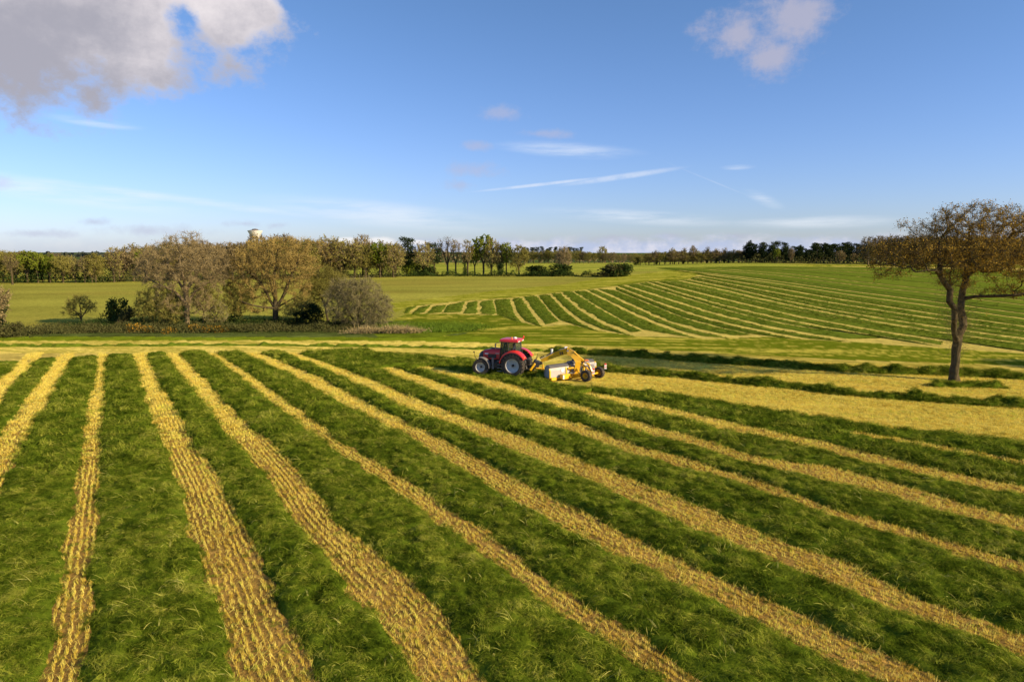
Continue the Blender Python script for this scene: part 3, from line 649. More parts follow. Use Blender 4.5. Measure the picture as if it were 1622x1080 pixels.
for i in range(len(LN) - 1):
    A, B = ED[i][1], ED[i + 1][0]
    if i < 12:   # steep lines: nearer-left edge first
        A, B = (ED[i][0], ED[i + 1][1]) if ED[i][0][0, 0] > ED[i][1][0, 0] else (ED[i][1], ED[i + 1][0])
        B = ED[i + 1][0] if ED[i + 1][0][0, 0] < ED[i + 1][1][0, 0] else ED[i + 1][1]
    d = float(np.mean(np.hypot(A[:, 0], A[:, 1]))); H = float(np.clip(.16 * (1 - (d - 90) / 130), .03, .16))
    o, _ = loft_row('windrow', A, B, H, M_FARW, K=14, lift=.02 + .10 * smooth(d, 110, 250), ragA=.3, lump=.5)
    N1 = ['first', 'second', 'third', 'fourth', 'fifth', 'sixth', 'seventh', 'eighth', 'ninth', 'tenth', 'eleventh', 'twelfth']
    if i < 12: lb = 'short green windrow behind the tractor, %s from the left end of the far striped field' % N1[i]
    elif i < 24: lb = 'long curving green windrow, %s outward from the short ones on the far hillside' % N1[i - 12]
    else: lb = 'thin green windrow high on the far hillside, %s below the pines and the woodland edge' % N1[len(LN) - 2 - i]
    tag(o, lb, 'windrow', 'windrows curving over the far striped field')
    rf_ = np.random.default_rng(400 + i); co = np.empty(len(o.data.vertices) * 3, np.float32); o.data.vertices.foreach_get('co', co); co = co.reshape(-1, 3); co = co.reshape(-1, 14, 3)
    ar = float(np.linalg.norm(co[1:, 0] - co[:-1, 0], axis=1).sum() * np.linalg.norm(co[:, 0] - co[:, -1], axis=1).mean()); cnt = int(min(2600, ar * 1.6)) if d < 165 else 0
    if not cnt: continue
    cnt += 8
    i1 = rf_.integers(0, len(co), cnt); j1 = rf_.integers(1, 12, cnt); pk = co[i1, j1] * 1.0; i2 = np.minimum(i1 + 1, len(co) - 1); j2 = np.minimum(j1 + 1, 13); fa = rf_.random((cnt, 1)); fb = rf_.random((cnt, 1)); pk = pk * (1 - fa) + co[i2, j1] * fa; pk = pk + (co[i1, j2] - co[i1, j1]) * fb
    a_ = math.atan2(co[-1, 0, 1] - co[0, 0, 1], co[-1, 0, 0] - co[0, 0, 0]); scatter('cut_grass', pk, np.stack([rf_.normal(0, .15, cnt), rf_.normal(0, .15, cnt), a_ + rf_.normal(0, .5, cnt)], 1), rf_.uniform(.4, .9, cnt), G_TM, o, M_GRASS)

# ------------------------------------------------------------------ gathered rows: lumpy ridges of grass left by the machine
M_RIDGE = leafy('gathered_grass', [(.2, (.04, .065, .006)), (.45, (.09, .14, .010)), (.65, (.16, .21, .018)), (.9, (.3, .33, .045))], scale=1.2, trans=.2, rand=.3, fine=8)
def ridge(line, wpx, H, label, far=False, dens=60, grp='gathered ridges of grass'):
    c = smooth_line(line, 60); g = PV(c)[:, :2]; t_ = np.gradient(g, axis=0); nn = np.stack([-t_[:, 1], t_[:, 0]], 1); nn /= np.linalg.norm(nn, axis=1)[:, None]
    W_ = wpx * (1 + .5 * fbm(g[:, 0] / 2.1, g[:, 1] / 2.1, 2))[:, None]
    Hn = H
    o, G = loft_row('windrow', g - nn * W_ / 2, g + nn * W_ / 2, Hn, M_RIDGE, K=12, step=.25, ragA=.4, lump=1.0, n=None if not far else 400)
    tag(o, label, 'windrow', grp)
    if not far:
        r = np.random.default_rng(int(line[0][0])); Gf = np.array(o.data.vertices[0].co); nV = len(o.data.vertices); co = np.empty(nV * 3, np.float32); o.data.vertices.foreach_get('co', co); co = co.reshape(-1, 3)
        cnt = int(np.hypot(*np.diff(g, axis=0).T).sum() * wpx * dens); pk = co[r.integers(0, nV, cnt)] + np.c_[r.normal(0, .1, (cnt, 2)), r.uniform(-.03, .06, cnt)]
        a = math.atan2(g[-1, 1] - g[0, 1], g[-1, 0] - g[0, 0])
        scatter('cut_grass', pk, np.stack([r.normal(0, .25, cnt), r.normal(0, .25, cnt), a + r.normal(0, 1.1, cnt)], 1), r.uniform(.45, .9, cnt), G_TM, o, M_GRASS)
    return o
ridge([(-200, 550), (0, 549), (200, 547.5), (400, 546.5), (600, 549), (700, 551), (762, 553), (860, 555.5)], 1.2, .2, 'long thin gathered row between two yellow strips, along the far edge left of the tractor', far=True)
ridge([(868, 556), (917, 559), (985, 564), (1047, 567), (1108, 572), (1170, 576), (1232, 580), (1300, 585), (1340, 587), (1400, 590), (1497, 592), (1576, 597), (1700, 603)], 1.5, .33, 'lumpy gathered ridge running from behind the mower to beyond the oak, upper of two', dens=70)
ridge([(935, 581), (970, 588), (1077, 596), (1170, 607), (1222, 611), (1262, 614), (1333, 624), (1416, 630), (1500, 637), (1580, 641), (1700, 648)], 1.3, .32, 'lumpy gathered ridge on the near side of the oak shadow, lower of two', dens=70)
ridge([(1474, 611), (1500, 612), (1540, 613), (1592, 614)], .9, .34, 'dark green clump of uncut grass round the foot of the oak', dens=60)
ridge([(832, 592), (842, 596), (852, 600), (860, 603)], 1.2, .34, 'heap of fresh green grass piled up in front of the mower', dens=60)

# ------------------------------------------------------------------ trees: skeletons grown towards points spread through the crown
def bark(name, a, b):
    m, t, out = nt_new(name); f = tnoise(t, 5, 6, .75, (1, 1, .25)); g = tnoise(t, 1.2, 3); c = ramp(t, f, [(.3, b), (.62, a)]); c = tmix(t, tmath(t, 'MULTIPLY', g, .5), c, (.10, .11, .05))
    p_ = N(t, 'ShaderNodeBsdfPrincipled'); p_.inputs['Roughness'].default_value = .95; p_.inputs['Specular IOR Level'].default_value = .1; t.links.new(c, p_.inputs['Base Color']); bu = N(t, 'ShaderNodeBump'); bu.inputs['Strength'].default_value = 1; bu.inputs['Distance'].default_value = .15
    t.links.new(f, bu.inputs['Height']); t.links.new(bu.outputs[0], p_.inputs['Normal']); t.links.new(p_.outputs[0], out.inputs[0]); return m
M_BARK = bark('oak_bark', (.12, .078, .042), (.02, .013, .008))
M_PALEBARK = bark('pale_bark', (.30, .21, .12), (.10, .07, .04))
def twigm(name, stops, rand=.35, trans=.15, scale=.25, fine=2.5): return leafy(name, stops, scale=scale, trans=trans, rand=rand, fine=fine)
M_OAKLEAF = twigm('young_oak_leaves', [(.2, (.18, .115, .022)), (.45, (.37, .235, .038)), (.7, (.50, .34, .055)), (.95, (.48, .38, .08))], .2)
M_GOLD = twigm('golden_catkins', [(.2, (.14, .10, .032)), (.5, (.28, .20, .062)), (.8, (.40, .30, .095))], .2)
M_TAN = twigm('bare_twigs', [(.15, (.10, .078, .04)), (.45, (.20, .152, .075)), (.75, (.31, .24, .115)), (.95, (.40, .32, .15))], .4)
M_OLIVE = twigm('olive_buds', [(.15, (.11, .10, .024)), (.5, (.23, .205, .05)), (.85, (.36, .32, .08))], .4)
M_GREY = twigm('grey_willow_twigs', [(.2, (.14, .12, .06)), (.5, (.26, .225, .11)), (.85, (.36, .31, .16))], .2)
M_SPRING = twigm('spring_leaves', [(.15, (.07, .10, .012)), (.5, (.17, .22, .022)), (.85, (.30, .33, .045))], .3, .35)
M_DARK = twigm('dark_evergreen', [(.15, (.010, .020, .009)), (.5, (.022, .04, .014)), (.85, (.05, .075, .022))], .4)
M_PINE = twigm('pine_needles', [(.15, (.016, .026, .012)), (.5, (.034, .05, .018)), (.85, (.07, .085, .028))], .4)
M_IVY = twigm('ivy', [(.15, (.014, .028, .008)), (.5, (.035, .06, .014)), (.85, (.09, .12, .025))], .3)
M_BRAMBLE = twigm('bramble', [(.15, (.035, .045, .014)), (.5, (.085, .085, .028)), (.85, (.17, .145, .055))], .2)
M_DRY = twigm('dry_reeds', [(.2, (.18, .14, .06)), (.6, (.34, .26, .12)), (.9, (.46, .36, .18))], .2)
M_GORSE = twigm('gorse_flower', [(.2, (.16, .13, .02)), (.5, (.42, .22, .02)), (.85, (.62, .33, .03))], .2)

def grow(att, seeds, D, kill, infl=1e9, iters=140, seed=1, up=.0, wob_=.18, maxn=4500):
    """space colonisation; seeds = list of polylines (first starts at the ground); returns node positions and parents"""
    r = np.random.default_rng(seed); pos = []; par = []
    for ln, pr in seeds:
        p = pr
        for k, q in enumerate(ln): pos.append(np.array(q, float)); par.append(p if p is not None else -1); p = len(pos) - 1
    pos = [q for q in pos]; X = np.array(pos); near = np.full(len(att), -1); nd = np.full(len(att), 1e18); alive = np.ones(len(att), bool); done = 0
    first_ok = 1
    for it in range(iters):
        new = X[done:] if done else X
        d2 = ((att[:, None, :] - new[None]) ** 2).sum(2) if len(new) else None
        if d2 is not None:
            j = d2.argmin(1); m = d2[np.arange(len(att)), j]; b = m < nd; nd[b] = m[b]; near[b] = j[b] + done
        done = len(X); alive &= nd > kill ** 2
        act = alive & (nd < infl ** 2)
        if not act.any() or len(X) > maxn: break
        dirs = np.zeros_like(X); v = att[act] - X[near[act]]; v /= np.linalg.norm(v, axis=1)[:, None]; np.add.at(dirs, near[act], v)
        ids = np.unique(near[act]); dv = dirs[ids]; dv /= np.maximum(np.linalg.norm(dv, axis=1), 1e-6)[:, None]
        dv += r.normal(0, wob_, dv.shape); dv[:, 2] += up; dv /= np.linalg.norm(dv, axis=1)[:, None]
        nx = X[ids] + dv * D; X = np.concatenate([X, nx]); par += list(ids)
    return X, np.array(par)
def radii(X, par, tip, ex=2.05, trunk=None):
    n = len(X); acc = np.zeros(n); kids = np.zeros(n, int)
    for i in range(n - 1, 0, -1):
        if par[i] >= 0: kids[par[i]] += 1
    for i in range(n - 1, -1, -1):
        if kids[i] == 0: acc[i] = tip ** ex
        if par[i] >= 0: acc[par[i]] += acc[i]
    rad = acc ** (1 / ex)
    if trunk: rad = tip + (rad - tip) * (trunk - tip) / max(1e-6, rad[0] - tip)
    return rad, kids
def tubes(X, par, rad, sel, nside):
    i = np.where(sel & (par >= 0))[0]; a, b = X[par[i]], X[i]; ra, rb = np.minimum(rad[par[i]], rad[i] * 1.6), rad[i]
    t_ = b - a; L = np.linalg.norm(t_, axis=1)[:, None]; t_ = t_ / np.maximum(L, 1e-6); ref = np.where(np.abs(t_[:, 2:3]) < .9, np.array([[0, 0, 1.0]]), np.array([[1.0, 0, 0]]))
    x = np.cross(t_, ref); x /= np.linalg.norm(x, axis=1)[:, None]; y = np.cross(t_, x); an = np.arange(nside) * 2 * PI / nside
    ring = x[:, None] * np.cos(an)[None, :, None] + y[:, None] * np.sin(an)[None, :, None]
    V = np.concatenate([(a - t_ * .15 * ra[:, None])[:, None] + ring * ra[:, None, None], b[:, None] + ring * rb[:, None, None]], 1).reshape(-1, 3)
    base = np.arange(len(i))[:, None] * 2 * nside; k = np.arange(nside); k2 = (k + 1) % nside
    F = np.stack([base + k, base + k2, base + nside + k2, base + nside + k], -1).reshape(-1, 4); return V, F
def slivers(B, D_, L, w, r, quad=True):
    """thin flat twigs from B along D_"""
    n = len(B); D_ = D_ / np.maximum(np.linalg.norm(D_, axis=1), 1e-6)[:, None]; s_ = np.cross(D_, r.normal(size=(n, 3))); s_ /= np.linalg.norm(s_, axis=1)[:, None]
    L = np.asarray(L)[:, None]; w = np.asarray(w)[:, None] if np.ndim(w) else w; mid = B + D_ * L * .5 + s_ * L * .08; e = B + D_ * L
    V = np.stack([B - s_ * w / 2, B + s_ * w / 2, mid + s_ * w * .4, mid - s_ * w * .4, e + s_ * w * .12, e - s_ * w * .12], 1).reshape(-1, 3)
    b = np.arange(n)[:, None] * 6; F = np.concatenate([b + np.array([0, 1, 2, 3]), b + np.array([3, 2, 4, 5])]); return V, F
def leaves(Cc, size, r):
    n = len(Cc); a = r.normal(size=(n, 3)); a /= np.linalg.norm(a, axis=1)[:, None]; b = np.cross(a, r.normal(size=(n, 3))); b /= np.linalg.norm(b, axis=1)[:, None]; s_ = (size * r.uniform(.6, 1.4, n))[:, None]
    V = np.stack([Cc - a * s_ / 2, Cc + b * s_ * .32, Cc + a * s_ / 2, Cc - b * s_ * .32], 1).reshape(-1, 3); return V, (np.arange(n)[:, None] * 4 + np.arange(4))
def cat(parts):
    V = []; F = []; o = 0
    for v, f in parts: V.append(v); F.append(f + o); o += len(v)
    return np.concatenate(V), np.concatenate(F)
def crown_points(blobs, n, r, shell=.35):
    """random points inside a set of ellipsoids ((cx,cy,cz),(rx,ry,rz)), denser towards their skins"""
    vol = np.array([b[1][0] * b[1][1] * b[1][2] for b in blobs]) ** .8; vol /= vol.sum(); o = []
    for (c, rd), k in zip(blobs, vol):
        m = max(4, int(n * k)); d = r.normal(size=(m, 3)); d /= np.linalg.norm(d, axis=1)[:, None]; q = r.random(m) ** shell; o.append(np.array(c) + d * q[:, None] * np.array(rd))
    return np.concatenate(o)
def make_tree(name, blobs, seeds, mats, n_att=900, D=.45, kill=.8, tip=.012, trunk=.3, limb=.05, twig=(.35, .8), tw=.012, ntw=3, leaf=.0, nleaf=0, seed=1, sides=7, wobble=.2, droop=0.0, extra=None, leafspread=.35, split_leaf=None, parent=None, maxn=4500):
    r = np.random.default_rng(seed); att = crown_points(blobs, n_att, r); X, par = grow(att, seeds, D, kill, seed=seed, wob_=wobble, maxn=maxn); rad, kids = radii(X, par, tip, trunk=trunk)
    big = rad > limb; parts_t = [tubes(X, par, rad, big, sides)]
    if trunk: # root flare
        parts_t.append(tubes(np.array([X[0] - [0, 0, .4], X[0] + [0, 0, .5]]), np.array([-1, 0]), np.array([trunk * 1.7, trunk * 1.02]), np.array([True, True]), sides))
    tv, tf = cat(parts_t); root = parent; tv = tv + (np.stack([fbm(tv[:, 0] * 3 + tv[:, 2], tv[:, 2] * 2, 2), fbm(tv[:, 1] * 3 + 7, tv[:, 2] * 2 + tv[:, 0], 2), tv[:, 0] * 0], 1) * .16 * (trunk or .1) / .4)
    parts_c = [tubes(X, par, rad, ~big, 3)]
    fine = np.where((rad < limb * .7))[0]; fine = fine[fine > 2]
    src_ = np.repeat(fine, ntw); base = X[src_] + (X[par[src_]] - X[src_]) * r.random((len(src_), 1)); dirp = X[src_] - X[par[src_]]; dirp /= np.maximum(np.linalg.norm(dirp, axis=1), 1e-6)[:, None]
    d = dirp * .7 + r.normal(0, .65, dirp.shape); d[:, 2] += .18 - droop; Lq = r.uniform(*twig, len(src_)); d /= np.linalg.norm(d, axis=1)[:, None]
    parts_c.append(slivers(base, d, Lq, tw, r)); 
    sub = r.random((len(src_), 1)) * .8; b2 = base + d * Lq[:, None] * sub; d2 = d + r.normal(0, .7, d.shape); parts_c.append(slivers(b2, d2, Lq * .55, tw * .7, r))
    lv = None
    if nleaf:
        k = r.integers(0, len(src_), nleaf // 4)[r.integers(0, max(1, nleaf // 4), nleaf)]; lc = base[k] + d[k] * (Lq[k] * r.uniform(.3, 1.1, nleaf))[:, None] + r.normal(0, leafspread * .25, (nleaf, 3)); lv = leaves(lc, leaf, r)
    ms = []
    ms.append(('trunk', tv, tf, mats[0]))
    cv, cf = cat(parts_c); ms.append(('twigs', cv, cf, mats[1]))
    if lv is not None: ms.append(('leaves', lv[0], lv[1], mats[2]))
    for e in (extra or []): ms.append(e)
    return ms
def tree_object(name, ms, loc, rz=0, sc=(1, 1, 1), label=None, cat_='tree', group=None):
    o = empty(name, loc, rz, label, cat_, group); o.scale = sc
    for n, v, f, m in ms:
        q_ = mesh_obj(n, v, f, m, o, smooth_=(n == 'trunk'))
        if n != 'trunk': q_['kind'] = 'stuff'
    return o
def foliage_mass(blobs, n, size, r, mat, name='leaves', shell=.3):
    c = crown_points(blobs, n, r, shell); k = fbm(c[:, 0] * 1.1 + c[:, 2], c[:, 1] * 1.1 - c[:, 2] * .7, 3); c = c[k > -.22]; v, f = leaves(c, size, r); return (name, v, f, mat)
def gz(x, y): return float(hgt(x, y))

# --- the big oak at the right: positions worked out from the photograph at the oak's distance
g0 = P(1511, 603); SC0 = depth_scale(g0)
def ok(u, v, dy=0.0): return np.array([(u - 1511) / SC0, dy, (603 - v) / SC0])
trunk_ln = [ok(1511, 603), ok(1510, 588), ok(1511, 572), ok(1510, 556), ok(1511, 545)]
left_ln = [ok(1504, 532, -.3), ok(1498, 517, -.6), ok(1493, 503, -.8), ok(1488, 488, -1), ok(1483, 474, -1.1), ok(1476, 460, -1.2), ok(1466, 447, -1.4), ok(1457, 434, -1.5), ok(1456, 422, -1.5)]
right_ln = [ok(1517, 531, .3), ok(1523, 516, .5), ok(1526, 502, .7), ok(1522, 488, .8), ok(1520, 474, .9), ok(1524, 460, 1), ok(1528, 448, 1.1), ok(1533, 436, 1.2)]
_rk = np.random.default_rng(12)
for _l in (left_ln, right_ln, trunk_ln[2:]):
    for _q in _l: _q += _rk.normal(0, .09, 3)
seeds = [(trunk_ln, None), (left_ln, 4), (right_ln, 4),
 ([ok(1488, 466, -.6), ok(1496, 452, .2), ok(1503, 436, 1), ok(1512, 424, 1.6)], 9), ([ok(1447, 432, -2), ok(1436, 428, -2.6), ok(1420, 427, -3), ok(1402, 430, -3.2)], 12),
 ([ok(1540, 427, 2), ok(1553, 424, 2.8), ok(1570, 427, 3), ok(1585, 433, 3.2), ok(1603, 432, 3.2)], 21), ([ok(1536, 470, .2), ok(1552, 468, -.8), ok(1572, 466, -1.5), ok(1596, 462, -2)], 18),
 ([ok(1532, 488, .2), ok(1545, 484, -.5), ok(1556, 482, -1)], 16), ([ok(1545, 418, .5), ok(1552, 402, 0), ok(1562, 388, -.6), ok(1570, 372, -1)], 21),
 ([ok(1528, 420, .6), ok(1520, 402, .2), ok(1512, 386, -.4), ok(1506, 372, -.6)], 21), ([ok(1462, 408, -.8), ok(1470, 392, 0), ok(1480, 380, .6), ok(1494, 366, 1)], 13)]
def ob(u, v, rx, rz_, ry=None, y=0.0): return ((float((u - 1511) / SC0), y, float((603 - v) / SC0)), (rx / SC0, (ry or rx) / SC0, rz_ / SC0))
oak_blobs = [ob(1520, 362, 62, 38, 80), ob(1590, 372, 62, 34, 90), ob(1475, 372, 34, 26, 50), ob(1430, 400, 62, 28, 80), ob(1392, 410, 34, 26, 45), ob(1500, 405, 85, 30, 130), ob(1585, 410, 95, 34, 130), ob(1650, 398, 45, 40, 60),
             ob(1560, 345, 40, 18, 40), ob(1480, 345, 26, 14, 30), ob(1645, 440, 34, 26, 50), ob(1590, 462, 40, 10, 50), ob(1395, 434, 30, 10, 30), ob(1418, 365, 16, 14, 20), ob(1500, 445, 30, 14, 30)]
ms = make_tree('oak_tree', oak_blobs, seeds, (M_BARK, M_BARK, M_OAKLEAF), n_att=3900, D=.33, kill=.40, tip=.010, trunk=.35, limb=.055, twig=(.25, .7), tw=.018, ntw=6, leaf=.10, nleaf=50000, seed=4, sides=9, wobble=.24, maxn=7000)
rI = np.random.default_rng(9); 
# short shoots on the trunk
oi = rI.integers(1, 22, 700); allp = np.array(trunk_ln + left_ln + right_ln); oi = rI.integers(3, 22, 1500); bb = allp[np.minimum(oi, len(allp) - 1)] + rI.normal(0, .5, (1500, 3)); ms.append(('shoots', *slivers(bb, rI.normal(0, 1, (1500, 3)) + [0, 0, .3], rI.uniform(.3, 1.1, 1500), .014, rI), M_TAN))
oak = tree_object('oak_tree', ms, (g0[0], g0[1], g0[2]), label='large spreading oak with new golden brown leaves standing alone in the stubble', group=None)

# --- hedgerow trees in the middle distance on the left
def hero(name, u, v, blobs, stems, mats, label, **k):
    g = P(u, v); s_ = depth_scale(g)
    def q(a, b, y=0.0): return np.array([(a - u) / s_, y, (v - b) / s_])
    bl = [((float((a - u) / s_), y, float((v - b) / s_)), (rx / s_, (ry or rx) / s_, rz_ / s_)) for a, b, rx, rz_, ry, y in blobs]
    sd_ = []; 
    for ln, pr in stems: sd_.append(([q(*p) for p in ln], pr))
    ex = k.pop('ivy', None); exm = []
    for (bls, n_, size_, mt, nm) in (ex or []):
        bb_ = [((float((a - u) / s_), y, float((v - b) / s_)), (rx / s_, (ry or rx) / s_, rz_ / s_)) for a, b, rx, rz_, ry, y in bls]; exm.append(foliage_mass(bb_, n_, size_, np.random.default_rng(k.get('seed', 1)), mt, nm))
    m_ = make_tree(name, bl, sd_, mats, extra=exm, **k)
    c_ = k.get('cat', 'tree'); return tree_object(name, m_, tuple(g), label=label)
hero('bare_oak_tree', 297, 519, [(297, 410, 72, 32, 60, 0), (265, 425, 45, 32, 40, 0), (335, 425, 36, 34, 36, 0), (300, 385, 38, 18, 30, 0), (295, 440, 70, 22, 60, 0), (325, 455, 34, 25, 30, 0), (285, 478, 42, 20, 34, 0), (318, 484, 30, 18, 26, 0)],
     [([(297, 519), (297, 500), (299, 482), (297, 462)], None), ([(288, 448), (280, 434), (272, 420)], 3), ([(304, 446, 1), (312, 432, 1.5), (322, 418, 2)], 3), ([(296, 445), (297, 428, -1), (296, 410, -1)], 3), ([(284, 460, -1), (268, 450, -2), (250, 440, -2)], 2), ([(312, 462), (326, 452), (340, 444)], 2)],
     (M_PALEBARK, M_TAN, M_TAN), 'tall leafless pale brown oak, tallest tree in the hedge at left', n_att=1900, D=.42, kill=.55, tip=.014, trunk=.42, limb=.06, twig=(.35, .9), tw=.034, ntw=8, leaf=.12, nleaf=16000, seed=21,
     ivy=[([(297, 495, 5, 24, 5, 0), (284, 512, 9, 9, 9, 0)], 500, .28, M_IVY, 'ivy')])
hero('thorn_tree', 262, 519, [(250, 480, 34, 28, 32, 0), (272, 492, 26, 24, 26, 0), (232, 492, 18, 20, 18, 0)], [([(262, 519), (260, 508), (258, 498)], None), ([(252, 490), (244, 480)], 2), ([(266, 488), (272, 478)], 2)],
     (M_BARK, M_OLIVE, M_OLIVE), 'dense dark olive thorn tree at the left foot of the tall leafless oak', n_att=900, D=.38, kill=.5, tip=.012, trunk=.16, limb=.045, twig=(.3, .8), tw=.036, ntw=9, leaf=.14, nleaf=9000, seed=22)
hero('slender_tree', 322, 517, [(322, 470, 20, 26, 18, 0), (338, 478, 14, 22, 14, 0)], [([(322, 517), (323, 505), (324, 492)], None), ([(318, 482), (316, 470)], 2), ([(330, 480), (336, 468)], 2)],
     (M_PALEBARK, M_OLIVE, M_OLIVE), 'slender olive tree just right of the tall leafless oak trunk', n_att=420, D=.36, kill=.5, tip=.012, trunk=.11, limb=.04, twig=(.3, .8), tw=.032, ntw=8, leaf=.13, nleaf=2600, seed=23)
hero('golden_oak_tree', 437, 515, [(437, 410, 64, 34, 55, 0), (405, 425, 42, 34, 40, 0), (470, 420, 40, 30, 40, 0), (400, 460, 38, 24, 36, 0), (455, 388, 45, 15, 40, 0), (425, 452, 50, 22, 40, 0), (378, 440, 24, 24, 20, 0), (480, 455, 22, 24, 20, 0), (402, 488, 30, 14, 26, 0), (466, 486, 26, 14, 22, 0)],
     [([(437, 515), (437, 500), (438, 488)], None), ([(430, 476), (425, 462), (415, 448), (405, 436)], 2), ([(438, 474), (438, 458), (436, 442), (440, 425)], 2), ([(446, 476), (454, 462), (460, 446), (468, 430)], 2), ([(424, 486, -1), (408, 482, -2), (392, 476, -2)], 2), ([(430, 456, 1), (422, 440, 2)], 7), ([(450, 480, 1), (464, 472, 2), (474, 460, 2)], 2)],
     (M_BARK, M_GOLD, M_GOLD), 'golden brown oak with a dark forked trunk, right of the tall leafless oak', n_att=2000, D=.42, kill=.55, tip=.014, trunk=.48, limb=.06, twig=(.35, .85), tw=.034, ntw=8, leaf=.14, nleaf=20000, seed=24,
     ivy=[([(437, 505, 8, 10, 8, 0)], 150, .2, M_IVY, 'ivy')])
hero('ivy_clad_tree', 372, 516, [(376, 480, 20, 26, 20, 0), (390, 470, 18, 14, 18, 0), (366, 460, 12, 18, 12, 0)], [([(372, 516), (372, 504), (374, 490)], None), ([(380, 480), (388, 470)], 2), ([(368, 478), (366, 466)], 2)],
     (M_BARK, M_OLIVE, M_OLIVE), 'small ivy clad tree between the leafless oak and the golden oak', n_att=500, D=.36, kill=.5, tip=.012, trunk=.14, limb=.04, twig=(.3, .8), tw=.034, ntw=8, leaf=.15, nleaf=5000, seed=25,
     ivy=[([(374, 496, 10, 18, 10, 0), (368, 509, 10, 9, 8, 0)], 1100, .24, M_IVY, 'ivy')])
hero('willow_tree', 512, 512, [(505, 450, 34, 32, 34, 3), (530, 455, 26, 24, 26, 3), (485, 470, 20, 24, 22, 3)], [([(512, 512, 3), (510, 500, 3), (509, 486, 3)], None), ([(502, 472, 3), (496, 458, 3)], 2), ([(516, 472, 3), (522, 458, 3)], 2)],
     (M_BARK, M_OLIVE, M_OLIVE), 'rounded olive green willow behind the golden oak', n_att=900, D=.38, kill=.5, tip=.012, trunk=.2, limb=.05, twig=(.4, 1.0), tw=.034, ntw=9, leaf=.14, nleaf=9000, seed=26)
hero('olive_shrub', 470, 517, [(462, 495, 14, 16, 12, 0), (482, 488, 18, 20, 16, 1), (470, 478, 14, 14, 12, 2)], [([(470, 517), (470, 508), (470, 500)], None), ([(462, 495), (460, 488)], 2), ([(478, 492), (482, 484)], 2)],
     (M_BARK, M_OLIVE, M_OLIVE), 'olive shrub filling the gap right of the golden oak trunk', n_att=420, D=.36, kill=.5, tip=.012, trunk=.1, limb=.04, twig=(.3, .8), tw=.034, ntw=8, leaf=.14, nleaf=3600, seed=28)
hero('grey_shrub', 340, 518, [(335, 500, 14, 14, 12, 0), (352, 494, 14, 18, 12, 0), (345, 484, 12, 14, 10, 1)], [([(340, 518), (341, 510), (342, 503)], None), ([(336, 497), (334, 490)], 2), ([(348, 494), (352, 486)], 2)],
     (M_BARK, M_GREY, M_OLIVE), 'grey twiggy shrub between the slender tree and the ivy clad tree', n_att=380, D=.36, kill=.5, tip=.012, trunk=.1, limb=.04, twig=(.3, .8), tw=.034, ntw=8, leaf=.12, nleaf=2600, seed=29)
hero('grey_willow', 566, 520, [(570, 470, 40, 32, 38, 0), (600, 488, 28, 26, 28, 0), (540, 480, 30, 32, 30, 0), (575, 500, 44, 20, 36, 0), (548, 456, 24, 16, 24, 0)],
     [([(566, 520), (566, 515)], None), ([(556, 500), (548, 482), (542, 464)], 1), ([(568, 498), (572, 478), (574, 458)], 1), ([(580, 502), (590, 488), (600, 474)], 1), ([(552, 508), (536, 500)], 1)],
     (M_BARK, M_GREY, M_GREY), 'wide grey brown willow bush with dense twigs, rightmost in the hedge', n_att=1900, D=.34, kill=.45, tip=.010, trunk=.2, limb=.045, twig=(.35, .95), tw=.03, ntw=10, leaf=.11, nleaf=12000, seed=27)

# ------------------------------------------------------------------ distant trees: a few grown once, then copied with a size of their own
PROTO = {}
def B(*a): return [((x, y, z), (rx, ry, rz_)) for x, y, z, rx, ry, rz_ in a]
def proto(key, H, blobs, seeds, mats, **k):
    k.setdefault('D', .7); k.setdefault('kill', 1.0); k.setdefault('n_att', 420); k.setdefault('tip', .03); k.setdefault('limb', .07); k.setdefault('trunk', .34)
    k.setdefault('twig', (.7, 1.6)); k.setdefault('tw', .075); k.setdefault('ntw', 9); k.setdefault('leaf', .36); k.setdefault('nleaf', 2600); k.setdefault('sides', 6)
    fol = k.pop('fol', None); ex = []
    for (bl, n, sz, mt, nm) in (fol or []): ex.append(foliage_mass(bl, n, sz, np.random.default_rng(k['seed']), mt, nm, shell=.4))
    PROTO[key] = (make_tree(key, blobs, seeds, mats, extra=ex, **k), H)
V3 = lambda *a: np.array(a, float)
up = lambda h, n=4: [V3(0, 0, h * i / n) for i in range(n + 1)]
for j, (seed_, m1_, m2_) in enumerate(((41, M_TAN, M_TAN), (42, M_TAN, M_OLIVE), (43, M_OLIVE, M_OLIVE), (44, M_TAN, M_GOLD))):
    r_ = np.random.default_rng(seed_); bl = B((0, 0, 8.6, 4.2, 4.2, 3.2), (-2.6, 0, 6.2, 2.8, 3, 2.6), (2.8, .5, 6.6, 2.8, 3, 2.8), (r_.uniform(-1.5, 1.5), 0, 10.4, 2.6, 2.6, 1.5), (r_.uniform(-2, 2), 0, 4.2, 3.2, 3.2, 2.2))
    proto('spread%d' % j, 12.0, bl, [(up(2.4), None), ([V3(-.8, 0, 3.6), V3(-1.7, .3, 5.4)], 4), ([V3(.8, .2, 3.6), V3(1.8, -.2, 5.6)], 4), ([V3(.1, 0, 4.0), V3(0, .2, 6.0)], 4)], (M_PALEBARK if j == 0 else M_BARK, m1_, m2_), seed=seed_)
for j, seed_ in enumerate((51, 52)):   # narrow crowned, tall
    proto('tall%d' % j, 14.0, B((0, 0, 10, 2.6, 2.6, 4), (.8, 0, 7, 2.2, 2.2, 2.4), (-.8, .3, 8, 2.0, 2.0, 2.6)), [(up(4.5), None), ([V3(-.6, 0, 6), V3(-.9, 0, 8)], 4), ([V3(.6, 0, 6), V3(1, 0, 8)], 4)], (M_BARK, M_TAN, M_OLIVE), seed=seed_, n_att=320, nleaf=900 if j else 200)
